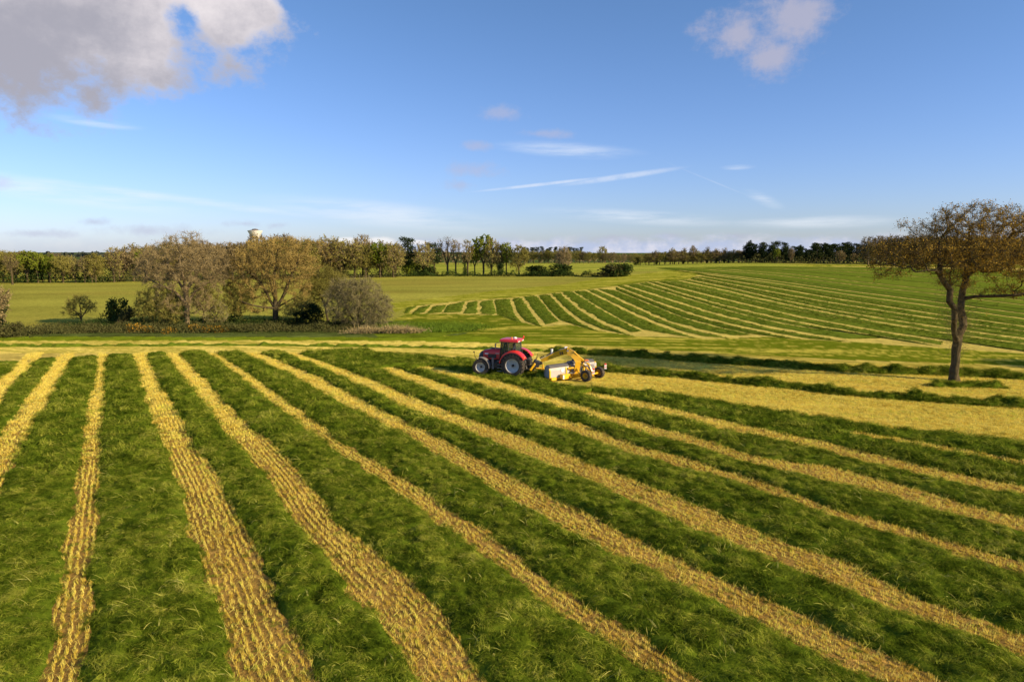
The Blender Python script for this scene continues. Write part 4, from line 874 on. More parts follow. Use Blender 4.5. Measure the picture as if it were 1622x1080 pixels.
proto('vase', 14.0, B((0, 0, 11, 3.6, 3, 2.6), (-2, 0, 9.4, 2, 2, 3), (2, 0, 9.6, 2, 2, 3)), [(up(3.4), None), ([V3(-.5, 0, 5), V3(-1.2, 0, 7), V3(-1.9, 0, 9)], 4), ([V3(.5, 0, 5), V3(1.1, 0, 7), V3(1.8, 0, 9)], 4), ([V3(.1, .2, 5.4), V3(.2, .2, 8), V3(0, 0, 10)], 4)], (M_BARK, M_BARK, M_TAN), seed=55, n_att=260, ntw=4, tw=.06, nleaf=200)
proto('spring', 13.0, B((0, 0, 9.5, 3, 3, 3), (-1.6, 0, 7, 2.2, 2.2, 2), (1.8, 0, 7.6, 2, 2, 2)), [(up(3.6), None), ([V3(-.6, 0, 5), V3(-1.1, 0, 6.6)], 4), ([V3(.7, 0, 5), V3(1.2, 0, 6.8)], 4)], (M_BARK, M_OLIVE, M_SPRING), seed=56, nleaf=6500, leaf=.36, ntw=4)
def clumps(seed_, zt, zb, R0, n, flat=.6, cone=.0, sz=1.2):
    r_ = np.random.default_rng(seed_); o = []
    for _ in range(n):
        z = r_.uniform(zb, zt); f = (zt - z) / (zt - zb); Rm = R0 * ((1 - cone) + cone * f); a = r_.uniform(0, 2 * PI); q_ = Rm * math.sqrt(r_.random()) * .8; s_ = sz * r_.uniform(.7, 1.35); o.append(((q_ * math.cos(a), q_ * math.sin(a), z), (s_, s_, s_ * flat)))
    return o
for j, seed_ in enumerate((61, 62)):
    cl = clumps(seed_, 13.6, 4.4, 3.4, 30, .6, .25, 1.5); proto('pine%d' % j, 14.0, cl, [(up(8.5, 7), None)], (M_BARK, M_PINE, M_PINE), seed=seed_, nleaf=1200, n_att=160, fol=[(cl, 3600, .42, M_PINE, 'needles')], ntw=3)
cl = clumps(63, 13.4, 1.6, 4.0, 46, .6, .55, 1.5); proto('cedar', 14.0, cl, [(up(11, 9), None)], (M_BARK, M_DARK, M_DARK), seed=63, nleaf=600, n_att=160, fol=[(cl, 5600, .45, M_PINE, 'needles')], ntw=3)
cl = clumps(64, 6.6, .8, 2.6, 26, .85, .2, 1.2); proto('evergreen', 7.0, cl, [(up(3, 3), None)], (M_BARK, M_DARK, M_DARK), seed=64, nleaf=500, n_att=120, trunk=.2, fol=[(cl, 3600, .34, M_DARK, 'leaves')], ntw=3)
cl = clumps(65, 10.0, .6, 1.1, 26, 1.2, .0, .95); proto('ivytree', 13.0, B((0, 0, 11, 3, 3, 1.8), (1, 0, 9, 2.4, 2.4, 1.5)), [(up(8, 7), None)], (M_BARK, M_TAN, M_TAN), seed=65, nleaf=500, n_att=200, fol=[(cl, 3400, .34, M_IVY, 'ivy')], ntw=4)
for j, (mt, m0) in enumerate(((M_IVY, M_OLIVE), (M_BRAMBLE, M_TAN), (M_SPRING, M_OLIVE))):
    cl = clumps(66 + j, 2.7, .3, 1.8, 18, .8, .2, .8); proto('bush%d' % j, 3.0, cl, [(up(1, 2), None)], (M_BARK, m0, mt), seed=66 + j, nleaf=500, n_att=90, D=.35, kill=.5, trunk=.08, twig=(.3, .8), tw=.04, fol=[(cl, 2600, .22, mt, 'leaves')], ntw=3)
first = {}
def plant(key, x, y, Ht, wid, rz, label, group=None, cat_='tree', name=None):
    nm = name or {'spread': 'broadleaf_tree', 'tall': 'broadleaf_tree', 'vase': 'broadleaf_tree', 'spring': 'broadleaf_tree', 'pine': 'pine_tree', 'cedar': 'cedar_tree', 'evergreen': 'evergreen_tree', 'ivytree': 'ivy_clad_tree', 'bush': 'bush'}[key.rstrip('0123456789')]
    ms_, H0 = PROTO[key]
    if key not in first: o = first[key] = tree_object(nm, ms_, (0, 0, 0))
    else: o = copy_tree(first[key]); o.name = nm
    for k_ in ('label', 'group', 'category'):
        if k_ in o: del o[k_]
    o.location = (x, y, gz(x, y) - .1); o.rotation_euler = (0, 0, rz); f = Ht / H0 * 1.06; o.scale = (f * wid, f * wid, f); tag(o, label, cat_, group); return o
def plant_px(key, u, vb, vt, label, wid=1.0, rz=None, group=None, cat_='tree', name=None, back=0.0):
    g = P(u, vb)
    if u > 1000 and g[1] > 395: g = g * (395 / g[1]); g[2] = gz(g[0], g[1])
    if back: g = g * np.array([(g[1] + back) / g[1]] * 2 + [1]); g[2] = gz(g[0], g[1])
    c, s_ = math.cos(PITCH), math.sin(PITCH); d_ = pix_dir(u, vt); z = CAM_H + d_.z / d_.y * g[1]
    return plant(key, g[0], g[1], max(1.0, z - gz(g[0], g[1])), wid, random.uniform(0, 6.28) if rz is None else rz, label, group, cat_, name)
# single trees that can be pointed out
T = [('tall0', 20, 451, 402, 'pale trunked tree standing forward of the left woodland edge, near the left frame edge', 1.15),
 ('spring', 78, 447, 403, 'rounded yellow green tree in the left woodland, near the distant dark wood', 1.2), ('spread1', 146, 448, 408, 'small tan tree with twin pale trunks at the left pasture edge', .9),
 ('tall1', 181, 447, 393, 'pale straight trunked tree at the pasture edge, left of the leafless oak', 1.3), ('evergreen', 48, 446, 418, 'dark evergreen low in the left woodland edge', 1.1), ('evergreen', 68, 446, 424, 'dark bush like evergreen next to the yellow green rounded tree', 1.2),
 ('evergreen', 355, 441, 412, 'dark evergreen in the woodland between the leafless oak and the golden oak', 1.0), ('evergreen', 537, 440, 413, 'blackish green round evergreen in the woodland behind the willow bush', 1.15),
 ('spread3', 415, 441, 374, 'orange brown tree in the woodland in front of the water tower', 1.0), ('spread0', 452, 441, 375, 'tall grey brown tree in the woodland right of the water tower', .9), ('spread1', 520, 440, 377, 'tall pale tree with open crown behind the olive willow', .95),
 ('spread0', 575, 439, 376, 'tallest tan tree in the woodland above the grey willow bush', .85), ('spread2', 605, 439, 392, 'low rounded tan tree at the woodland end, right of the tallest tan tree', .8),
 ('tall1', 627, 438, 388, 'slim tan tree right of the woodland end with ivy at its foot', 1.2), ('pine0', 645, 437, 380, 'dark flat topped pine rising over the tree belt, leftmost pine', 1.0), ('pine1', 688, 434, 386, 'spreading dark pine crown between tan trees, left of the bare black tree', 1.2),
 ('spread1', 672, 437, 386, 'broad tan tree in the belt with green field showing beneath it', .9), ('vase', 709, 436, 376, 'bare dark vase shaped tree standing alone in the belt', 1.05), ('tall0', 722, 436, 380, 'thin bare tree right beside the dark vase shaped one', .9),
 ('tall1', 741, 437, 382, 'olive tree with a dark ivy trunk in the belt', 1.0), ('spring', 752, 436, 386, 'yellow green leafy tree left of the tallest bright green one', .8), ('spring', 766, 436, 373, 'tallest bright green leafy tree in the belt behind the tractor', 1.0),
 ('spread1', 778, 436, 380, 'brown tree with dark trunk right of the tallest bright green one', .75), ('spring', 802, 436, 385, 'light olive green tree toward the right end of the belt', .8), ('spread2', 822, 436, 390, 'tan round crowned tree closing the right end of the belt', .9), ('spread1', 791, 436, 387, 'thin brown tree squeezed between two greener trees of the belt', .6),
 ('ivytree', 736, 437, 402, 'short black ivy clad stump of a tree in the belt', .8), ('evergreen', 793, 437, 418, 'small dark holly under the right trees of the belt', .8), ('bush0', 668, 437, 420, 'dark green bush in the gap left of the vase shaped tree', 1.6), ('bush0', 683, 437, 423, 'smaller dark bush in the gap just left of the vase shaped tree', 1.2),
 ('bush2', 651, 437, 409, 'bright green ivy bush under the leftmost pine', .9), ('spread0', 893, 436, 393, 'tan tree standing on the dark hedge in the centre distance', .78), ('bush0', 852, 436, 421, 'green bush at the left end of the centre hedge', 2.0), ('bush0', 885, 437, 419, 'black green bush at the foot of the tan hedge tree', 1.8),
 ('bush1', 968, 438, 420, 'brown bush, left one of the pair ending the centre hedge', 2.0), ('bush0', 982, 438, 418, 'green bush, right one of the pair ending the centre hedge', 1.7)]
for key, u, vb, vt, lb, w_ in T: plant_px(key, u, vb, vt, lb, w_, cat_='bush' if key.startswith('bush') else 'tree')
T2 = [('spring', 868, 416, 398, 'bright yellow green round tree before the far brown wood', 1.0), ('spread2', 954, 417, 391, 'round bare tree rising above the far brown wood', .8),
 ('ivytree', 1040, 414.5, 397, 'dark ivy clad tree, first of the ivy clad ones in the far row', .9), ('ivytree', 1083, 414.5, 393, 'tall ivy clad tree with pale twiggy top in the middle of the far row', .9), ('ivytree', 1120, 415, 391.5, 'black ivy clad tree, left one of three together left of the pines', .8), ('ivytree', 1135, 415, 394, 'black ivy clad tree, middle one of three together left of the pines', .9), ('ivytree', 1147, 415, 393, 'black ivy clad tree, right one of three together left of the pines', .9),
 ('spread0', 1097, 414.5, 390.5, 'bare tan tree right of the tall ivy clad one in the far row', .7), ('spread1', 1065, 414.5, 394, 'bare brown tree left of the tall ivy clad one in the far row', .8), ('evergreen', 1008, 415, 408, 'small dark evergreen in the far brown wood', 1.0),
 ('cedar', 1187, 416, 382, 'tallest dark pointed conifer at the left end of the pine group', .75), ('pine0', 1206, 416, 386, 'broad dark pine right of the tallest pointed conifer', 1.2), ('pine1', 1226, 416, 383.5, 'dark pine in the middle of the left pine group', 1.2), ('pine0', 1242, 416, 386, 'dark pine near the right of the left pine group', 1.1),
 ('spring', 1230, 417, 393, 'golden olive round tree in front of the left pine group', .8), ('spread0', 1190, 416, 396, 'brown bare tree in front of the tallest conifer', .9), ('spread1', 1170, 416, 397, 'tan bare tree left of the tallest conifer', .8), ('spread0', 1252, 417, 393, 'grey bare tree between the two pine groups', .6), ('cedar', 1267, 417, 389, 'dark dense conifer, right end of the left pine group', .75), ('cedar', 1280, 417, 400, 'low wide green conifer beside the gap in the pines', 1.0),
 ('spread0', 1330, 417.5, 398, 'grey brown bare tree in front of the right pine group, near the oak', 1.2), ('spread0', 1352, 417.5, 402, 'low grey brown tree in front of the right pines, nearest the oak', 1.2)]
for key, u, vb, vt, lb, w_ in T2: plant_px(key, u, vb, vt, lb, w_)
for i, u in enumerate(range(1292, 1372, 11)): plant_px('pine%d' % (i % 2), u + random.uniform(-2, 2), 417, 386 + random.uniform(-1.5, 2.5), 'tall dark pine in the even topped pine row left of the oak', 1.0 + random.uniform(-.1, .3), group='even topped pines left of the oak')
# woodland rows in which single trees cannot be told apart
ADJ = dict(spread0='bare tan', spread1='bare brown', spread2='olive budding', spread3='golden brown', tall0='slim bare', tall1='slim olive', spring='fresh green', ivytree='dark ivy clad', pine0='dark flat topped pine', pine1='dark tufted pine', cedar='dense dark conifer', bush0='low dark bushy')
def row(u0, u1, du, vb, vt, keys, label, group, wid=1.0, jit=4.5, back=0):
    u = u0
    while u < u1:
        vb_ = np.interp(u, *zip(*vb)) if isinstance(vb, list) else vb; vt_ = np.interp(u, *zip(*vt)) if isinstance(vt, list) else vt
        ky = random.choice(keys); plant_px(ky, u, vb_, vt_ + random.uniform(-jit, jit), ADJ[ky] + ' ' + label, wid * random.uniform(.85, 1.2), group=group, back=back); u += du * random.uniform(.75, 1.25)
SP = ['spread0', 'spread1', 'spread2', 'spread0', 'spread1']; 
topL = [(-150, 400), (0, 402), (60, 401), (85, 406), (120, 410), (150, 405), (190, 396), (250, 389), (330, 388), (390, 384), (440, 382), (520, 384), (600, 388), (640, 392), (840, 392)]
row(-150, 170, 17, 448, topL, ['spread2', 'spread1', 'tall1', 'spring', 'spread2', 'ivytree', 'spread3'], 'tree in the woodland edge left of the leafless oak', 'woodland edge left of the leafless oak')
row(-140, 170, 22, 446, [(a, b - 0) for a, b in topL], ['spread2', 'spread1', 'spread0'], 'tree in the second rank of the woodland left of the leafless oak', 'second rank of the left woodland', back=22)
row(190, 640, 19, [(190, 446), (640, 439)], topL, SP + ['spread3', 'spring', 'tall0'], 'tree in the woodland edge behind the hedge oaks', 'woodland edge behind the hedge oaks')
row(196, 630, 21, [(190, 446), (640, 439)], topL, SP, 'tree in the second rank behind the hedge oaks', 'second rank behind the hedge oaks', back=24)
row(650, 850, 26, 429, 398, ['spread0', 'spread2', 'tall1'], 'tree far off between the trunks of the belt', 'far trees behind the belt', wid=.8, back=150)
row(830, 1030, 8, 417, [(830, 399), (900, 398), (940, 400), (1000, 403)], ['spread0', 'spread2', 'spread1'], 'tree in the far wood right of the belt', 'far brown wood right of the belt', wid=1.0, jit=1.2)
row(830, 925, 7, 410, 393, ['pine0', 'pine1'], 'tree rising behind the far brown wood', 'distant dark pines over the brown wood', wid=1.0, jit=1.5, back=60)
row(1028, 1180, 7, 415, [(1030, 400), (1180, 398)], ['spread0', 'spread1', 'spread2'], 'tree in the far row left of the pines', 'far row of bare trees left of the pines', wid=1.45, jit=2)
row(1182, 1380, 6.5, 417, [(1182, 392), (1280, 393), (1292, 390), (1380, 390)], ['cedar', 'pine0', 'cedar'], 'filling the second rank of the pine groups', 'second rank of the pine groups', back=12)
row(1180, 1290, 13, 416, 402, ['spread1', 'bush0', 'spread0'], 'tree at the foot of the left pine group', 'low trees at the foot of the pines', jit=2)
row(1375, 1800, 15, 419, [(1375, 378), (1420, 376), (1800, 374)], ['spread3', 'spread1', 'spread3', 'spread0'], 'tree in the woodland behind the big oak', 'woodland behind the big oak', wid=.95, jit=2)
row(1380, 1800, 17, 419, [(1375, 384), (1800, 380)], ['spread0', 'spread1'], 'tree in the second rank behind the big oak', 'second rank behind the big oak', wid=.95, jit=2, back=20)
# far wooded ridge on the skyline
def ridge_wood(u0, u1, dist, top, label, mt=None, sz=6.5):
    r = np.random.default_rng(abs(int(u0)) + 7); n = 5200; u = r.uniform(u0, u1, n); y = dist + r.uniform(-60, 60, n); x = (u - 811) / FPX * y * 1.0; b = fbm(u / 9.0, u * 0, 3) * 3.2; ztop = CAM_H + (398 - (top + b)) / FPX * y; zb = ztop - 34
    z = zb + (ztop - zb) * r.random(n) ** .5; v, f = leaves(np.stack([x, y, z], 1), sz, r); o = mesh_obj('distant_woodland', v, f, mt or M_FARWOOD); tag(o, label, 'woodland', kind='stuff')
M_FARWOOD = twigm('far_wood', [(.2, (.022, .03, .026)), (.6, (.04, .05, .04)), (.9, (.07, .075, .055))], .1, 0)
ridge_wood(-120, 330, 1250, 401, 'dark distant wooded hill on the skyline above the left woodland')
ridge_wood(600, 1800, 700, 402.5, 'brown distant wood along the horizon', M_TAN, 3.2)

# ------------------------------------------------------------------ hedge bank: brambles, gorse, reeds, thorn and sapling
def strip_pts(line, w, n, r, h):
    c = smooth_line(line, 60); g = PV(c)[:, :2]; k = r.random(n) * 58; i = k.astype(int); f = (k - i)[:, None]; p = g[i] * (1 - f) + g[i + 1] * f
    p = p + r.normal(0, w / 2.4, (n, 2)); hh = h * np.clip(.65 + 1.5 * fbm(p[:, 0] / 2.4, p[:, 1] / 2.4, 3), .12, 2) * np.clip(1 - ((r.random(n))) * .1, 0, 1); z = hgt(p[:, 0], p[:, 1]) + hh * r.random(n) ** .6; return np.c_[p, z]
r = np.random.default_rng(77)
def strip_obj(name, line, w, n, h, size, mat, label, cat_): 
    c = strip_pts(line, w, n, r, h); v, f = leaves(c, size, r); d = r.normal(0, .5, (n // 3, 3)) + [0, 0, .7]; v2, f2 = slivers(c[:n // 3], d, r.uniform(.3, .8, n // 3), .03, r); v, f = cat([(v, f), (v2, f2)])
    return tag(mesh_obj(name, v, f, mat), label, cat_, kind='stuff')
strip_obj('bramble_bank', [(-150, 534), (0, 532), (60, 529), (130, 525), (250, 525), (400, 523), (520, 522), (590, 524)], 5.5, 30000, 1.1, .22, M_BRAMBLE, 'rough bramble bank along the ditch under the hedge trees', 'brambles')
strip_obj('bramble_bank', [(130, 520), (180, 517), (240, 517), (330, 516), (420, 515), (500, 517), (560, 519)], 4.5, 14000, 1.3, .22, M_IVY, 'dark green brambles round the feet of the hedge trees', 'brambles')
strip_obj('reed_bed', [(560, 529), (590, 528), (620, 528), (650, 528), (664, 527)], 2.2, 5000, .8, .16, M_DRY, 'pale dry reeds at the right end of the hedge bank', 'reeds')
strip_obj('tussock_grass', [(600, 519), (650, 517), (700, 518), (740, 521), (690, 526), (640, 524)], 5, 9000, .35, .2, leafy('tussocks', [(.2, (.06, .10, .01)), (.6, (.13, .2, .02)), (.9, (.24, .26, .04))], trans=.2), 'rough green tussocks beyond the end of the hedge', 'grass')
strip_obj('undergrowth', [(165, 447), (300, 444), (450, 442), (560, 440), (640, 438.5)], 5, 9000, 4.0, .5, M_BRAMBLE, 'tangled undergrowth along the foot of the woodland behind the hedge oaks', 'undergrowth')
strip_obj('undergrowth', [(-150, 449), (0, 448), (90, 447.5), (180, 447)], 5, 6000, 5.0, .5, M_IVY, 'dark undergrowth along the foot of the left woodland', 'undergrowth')
strip_obj('low_hedge', [(610, 438), (700, 437.5), (800, 437.5), (900, 438), (990, 438.5)], 2.2, 9000, 2.2, .4, M_IVY, 'low dark hedge running under the tree belt in the centre distance', 'hedge')
strip_obj('undergrowth', [(1000, 415.5), (1100, 415.5), (1180, 416.5), (1380, 418), (1800, 420)], 8, 9000, 4.5, .7, M_BRAMBLE, 'brown undergrowth at the foot of the far trees on the hill crest', 'undergrowth')
def gorse(u, v, w, h, label):
    g = P(u, v); cl = [((random.uniform(-w, w) * .6, random.uniform(-.5, .5), h * random.uniform(.25, .6)), (w * .5, .6, h * .42)) for _ in range(7)]; rg = np.random.default_rng(abs(int(u)))
    o = empty('gorse_bush', tuple(g), 0, label, 'gorse bush', 'gorse bushes in flower'); a = foliage_mass(cl, 900, .16, rg, M_BRAMBLE); f_ = foliage_mass([(c, (rx * 1.08, ry * 1.08, rz_ * 1.1)) for c, (rx, ry, rz_) in cl], 420, .15, rg, M_GORSE, 'flowers', shell=.08)
    for n_, vv, ff, m in (a, f_): mesh_obj(n_, vv, ff, m, o)['kind'] = 'stuff'
    return o
for u, v, w, h, lb in ((215, 527, 1.5, 1.3, 'gorse bush with orange yellow flowers, leftmost on the bank'), (236, 527, 1.2, 1.0, 'gorse bush with orange yellow flowers, second from the left'), (267, 529, .9, .9, 'small gorse bush below the thorn tree'), (315, 526, 1.3, 1.2, 'gorse bush right of the leafless oak trunk'), (336, 527, 1.3, 1.1, 'gorse bush between the slender tree and the ivy clad tree'), (352, 526, .9, 1.0, 'gorse bush at the left foot of the ivy clad tree')): gorse(u, v, w, h, lb)
plant_px('spread2', 129, 511, 468, 'small round leafless tree alone in the pasture', 1.2, rz=.5)
plant_px('bush0', 186, 516, 474, 'dark conical ivy bush on the bank left of the thorn tree', .62)
plant_px('bush1', 200, 518, 489, 'low brown bush leaning right of the conical ivy bush', .8)
plant_px('evergreen', 500, 518, 482, 'black green holly between the golden oak and the grey willow bush', 1.1, name='holly_bush')
plant_px('evergreen', 478, 518, 492, 'lower dark holly right of the golden oak trunk', 1.2, name='holly_bush')
plant_px('evergreen', 0, 531, 470, 'glossy dark ivy mass cut by the left frame edge', .55)
plant_px('spread0', -8, 532, 448, 'leafless tree behind the ivy mass at the left frame edge', .9)
plant_px('bush1', 14, 533, 512, 'low scrub at the foot of the left frame edge tree', 1.5, cat_='bush')
# off the right edge stands another oak whose shade falls into the picture
oak2 = copy_tree(oak); g2_ = P(1511, 603); oak2.location = (67, 54, 0); oak2.scale = (.7, .7, .7); oak2.rotation_euler = (0, 0, 2.2); oak2['label'] = 'second oak just outside the right edge, shading the stubble beyond the big oak'
# ------------------------------------------------------------------ water tower behind the woodland
M_CONC = plain('pale_concrete', (.62, .60, .56), .8, dirt=.3, scale=.3, dirtc=(.36, .34, .31)); M_ROOFT = plain('tower_roof', (.10, .075, .07), .7)
wy = 620.0; d_ = pix_dir(405.5, 398); wx = d_.x / d_.y * wy; zt = CAM_H + (398 - 366) / FPX * wy; zb = gz(wx, wy)
tw = empty('water_tower', (wx, wy, zb), 0, 'pale funnel shaped concrete water tower rising above the woodland', 'water tower'); Hh = zt - zb
rotx = rotm(R(90)); m_ = MB(); m_.lathe([(1.9, 0), (1.7, Hh - 11), (2.2, Hh - 8)], 20, rot=rotx); m_.build('shaft', M_CONC, tw, True)
m_ = MB(); m_.lathe([(2.2, Hh - 8), (4.4, Hh - 4.2), (6.4, Hh - .5), (6.5, Hh), (6.2, Hh + .05)], 28, rot=rotx); m_.build('tank', M_CONC, tw, True)
m_ = MB(); m_.lathe([(6.0, Hh + .05), (2.6, Hh + .7), (2.5, Hh + 1.3), (.05, Hh + 1.7)], 28, rot=rotx); m_.build('roof', M_ROOFT, tw, True)
# telegraph pole and farm cottage glimpsed in the left woodland
g = P(116, 440); pl = empty('telegraph_pole', tuple(g), .3, 'pale wooden telegraph pole against the left woodland', 'pole'); hh = (440 - 407) / depth_scale(g)
m_ = MB(); m_.tube([(0, 0, 0), (0, 0, hh)], [.2, .14], 10); m_.build('post', M_PALEBARK, pl, True); m_ = MB(); m_.box((0, 0, hh - .6), (1.6, .14, .16)); m_.build('crossarm', M_PALEBARK, pl)
for sx in (-.6, 0, .6): m_ = MB(); m_.lathe([(.05, 0), (.09, .05), (.05, .16), (.02, .2)], 8, (sx, 0, hh - .5), rotx); m_.build('insulator', M_CONC, pl, True)

# ------------------------------------------------------------------ tractor
M_RED = plain('red_paint', (.62, .018, .014), .32, dirt=.18, scale=2.5, coat=.4); M_BLK = plain('black_plastic', (.018, .018, .019), .5, dirt=.25, scale=5)
M_TYRE = plain('tyre_rubber', (.03, .027, .024), .85, dirt=.75, scale=3.5, dirtc=(.15, .11, .065)); M_RIM = plain('silver_rim', (.60, .59, .56), .5, metal=0, dirt=.2, scale=3)
M_GREYP = plain('grey_mudguard', (.16, .15, .145), .6, dirt=.3, scale=4); M_STEEL = plain('worn_steel', (.30, .29, .27), .45, metal=.6, dirt=.4, scale=6)
M_YEL = plain('yellow_paint', (.80, .44, .012), .35, dirt=.22, scale=3, coat=.3, dirtc=(.25, .17, .06)); M_PANEL = plain('grey_panel', (.38, .35, .335), .5, dirt=.35, scale=2.5, dirtc=(.3, .25, .18)); M_PANELD = plain('dark_grey_cover', (.085, .083, .088), .6, dirt=.3, scale=3)
M_WHITE = plain('white_paint', (.80, .78, .74), .4, dirt=.1); M_ORA = plain('orange_lens', (.85, .22, .02), .25, dirt=.05); M_REDR = plain('red_reflector', (.75, .03, .02), .3, dirt=.05); M_SKIN = plain('skin', (.52, .30, .20), .6, dirt=.05); M_CLOTH = plain('blue_grey_shirt', (.25, .30, .38), .8, dirt=.1); M_HAIR = plain('dark_hair', (.03, .02, .015), .8, dirt=0)
m_, t_, o_ = nt_new('cab_glass'); M_GLASS = m_; bs = N(t_, 'ShaderNodeBsdfPrincipled'); bs.inputs['Base Color'].default_value = (.05, .075, .06, 1); bs.inputs['Roughness'].default_value = .03; bs.inputs['Alpha'].default_value = .42; t_.links.new(bs.outputs[0], o_.inputs[0])

def wheel(name, parent, x, y, rad, w, rimr, mrim, out=1, lugs=20, steer=0.0, dish=.5):
    """wheel standing at (x, y): rim mesh with tyre and hub as its pieces; out = +1 when the outer face looks to +y"""
    hw = w / 2; prof = [(rimr * .985, hw * .80 * 1), (rimr, hw * .88), (rimr * .93, hw * .80), (rimr * .88, hw * .3), (rimr * .85, -hw * .1), (rimr * .55, hw * (dish - .75)), (rimr * .26, hw * (dish - .6)), (rimr * .24, hw * (dish - .45)), (.02, hw * (dish - .45))]
    rot = rotm(rz=steer); b = MB(); b.lathe([(r_, h_ * out) for r_, h_ in prof], 40); b.lathe([(rimr * .88, hw * .3 * out), (rimr * .85, -hw * .6 * out), (rimr * .99, -hw * .88 * out), (rimr * .97, -hw * .8 * out)], 40)
    rim = b.build(name, mrim, parent, True); rim.location = (x, y, rad); rim.rotation_euler = (0, 0, steer)
    b = MB(); T = [(rimr * .97, hw * .84), (rimr * 1.05, hw * .98), (rad * .86, hw * 1.0), (rad * .935, hw * .93), (rad * .965, hw * .7), (rad * .972, 0), (rad * .965, -hw * .7), (rad * .935, -hw * .93), (rad * .86, -hw), (rimr * 1.05, -hw * .98), (rimr * .97, -hw * .84)]
    b.lathe(T, 48); b.build('tyre', M_TYRE, rim, True)
    lb = MB(); L = hw * 1.12; lw = 2 * PI * rad / lugs * .26
    for i in range(lugs * 2):
        sgn = 1 if i % 2 else -1; a = PI * i / lugs; c = Vector((math.cos(a) * rad * .972, sgn * hw * .47, math.sin(a) * rad * .972))
        rr_ = rotm(ry=-a) @ rotm(rx=R(38) * sgn); lb.box(c, (rad * .062, L * .98, lw), rr_)
        a2 = a - sgn * 0; c2 = Vector((math.cos(a - .30 * hw / rad * 2) * rad * .93, sgn * hw * .96, math.sin(a - .30 * hw / rad * 2) * rad * .93)); lb.box(c2, (rad * .09, .05, lw), rotm(ry=-(a - .30 * hw / rad * 2)))
    lb.build('tread', M_TYRE, rim)['kind'] = 'stuff'
    hb = MB(); hb.lathe([(rimr * .2, hw * (dish - .5) * out), (rimr * .2, hw * (dish - .2) * out), (rimr * .15, hw * (dish - .12) * out), (.01, hw * (dish - .1) * out)], 16); hb.build('hub', M_BLK, rim, True)
    nb = MB()
    for i in range(8): a = PI * i / 4; nb.lathe([(.022, hw * (dish - .62) * out), (.022, hw * (dish - .5) * out), (.001, hw * (dish - .5) * out)], 6, (math.cos(a) * rimr * .34, 0, math.sin(a) * rimr * .34))
    nb.build('wheel_nuts', M_STEEL, rim)['kind'] = 'stuff'
    return rim
hd = R(160); gl = P(813, 597.3); left = np.array([math.cos(hd + PI / 2), math.sin(hd + PI / 2)]); org = gl[:2] - left * .98
TR = empty('tractor', (org[0], org[1], 0.0), hd, 'red tractor with black cab and silver rims pulling the yellow machine', 'tractor')
RR_, FR_ = 1.0, .72
wheel('rear_wheel', TR, 0, .98, RR_, .66, .60, M_RIM, 1, 22); wheel('rear_wheel', TR, 0, -.98, RR_, .66, .60, M_RIM, -1, 22)
wheel('front_wheel', TR, 2.92, .98, FR_, .54, .42, M_RIM, 1, 18, R(3), .3); wheel('front_wheel', TR, 2.92, -.98, FR_, .54, .42, M_RIM, -1, 18, R(3), .3)
b = MB(); b.tube([(0, -.72, 1.0), (0, .72, 1.0)], .2, 14); b.box((0, 0, 1.0), (.9, .75, .75), bev=.1); b.build('rear_axle', M_BLK, TR)
b = MB(); b.tube([(2.92, -.76, .72), (2.92, .76, .72)], .11, 12); b.box((2.92, 0, .74), (.4, .5, .3), bev=.05); b.build('front_axle', M_BLK, TR)
b = MB(); b.box((1.7, 0, .95), (2.9, .62, .6), bev=.08); b.box((2.9, 0, 1.12), (1.0, .5, .42), bev=.06); b.box((1.2, 0, 1.25), (1.6, .8, .5), bev=.06); b.build('chassis', M_BLK, TR)
# bonnet: rounded sections rising slightly towards the cab
def sect(x, w, zt, zb, rd=.16):
    pts = []
    for a in range(0, 181, 15):
        an = R(a); ca_, sa_ = math.cos(an), math.sin(an); pts.append(Vector((x, math.copysign(abs(ca_) ** .45, ca_) * w, zb + (zt - zb) * (abs(sa_) ** .45 if sa_ > 0 else 0))))
    return pts
b = MB(); b.loft([sect(1.30, .50, 2.26, 1.35), sect(1.9, .49, 2.24, 1.34), sect(2.5, .47, 2.17, 1.33), sect(2.95, .44, 2.06, 1.32)]); b.build('bonnet', M_RED, TR, True)
b = MB(); b.loft([sect(2.952, .44, 2.055, 1.22), sect(3.2, .42, 1.95, 1.1), sect(3.38, .37, 1.74, 1.06), sect(3.44, .30, 1.45, 1.06)]); gr = b.build('grille', M_BLK, TR, True)
for sy in (1, -1):
    b = MB(); b.box((3.31, sy * .27, 1.66), (.12, .17, .12), rotm(ry=R(25)), bev=.02); b.build('headlight', M_WHITE, gr)
    b = MB(); b.box((2.1, sy * .497, 1.62), (.75, .02, .34), bev=.008); b.build('side_vent', M_BLK, TR)
    b = MB(); b.box((2.62, sy * .476, 1.80), (.34, .012, .09), bev=.004); b.build('name_plate', M_WHITE, TR)
    b = MB(); b.box((1.62, sy * .505, 1.86), (.34, .012, .07), bev=.004); b.build('name_plate', M_PANEL, TR)
b = MB(); b.box((1.9, 0, 2.25), (1.1, .42, .05), bev=.02); b.build('bonnet_top_panel', M_BLK, TR)
# front weights and linkage
b = MB(); b.box((3.56, 0, .86), (.3, .8, .4), bev=.05); b.build('front_weight', M_BLK, TR)
for sy in (.32, -.32): b = MB(); b.tube([(3.5, sy, .8), (3.85, sy, .68), (4.0, sy, .72)], .04, 8); b.build('front_linkage_arm', M_BLK, TR)
b = MB(); b.tube([(3.6, .1, 1.1), (3.86, .12, 1.42), (3.93, .12, 1.78)], .025, 6); b.box((3.94, .12, 1.82), (.1, .1, .12), bev=.02); b.build('marker_rod', M_BLK, TR)
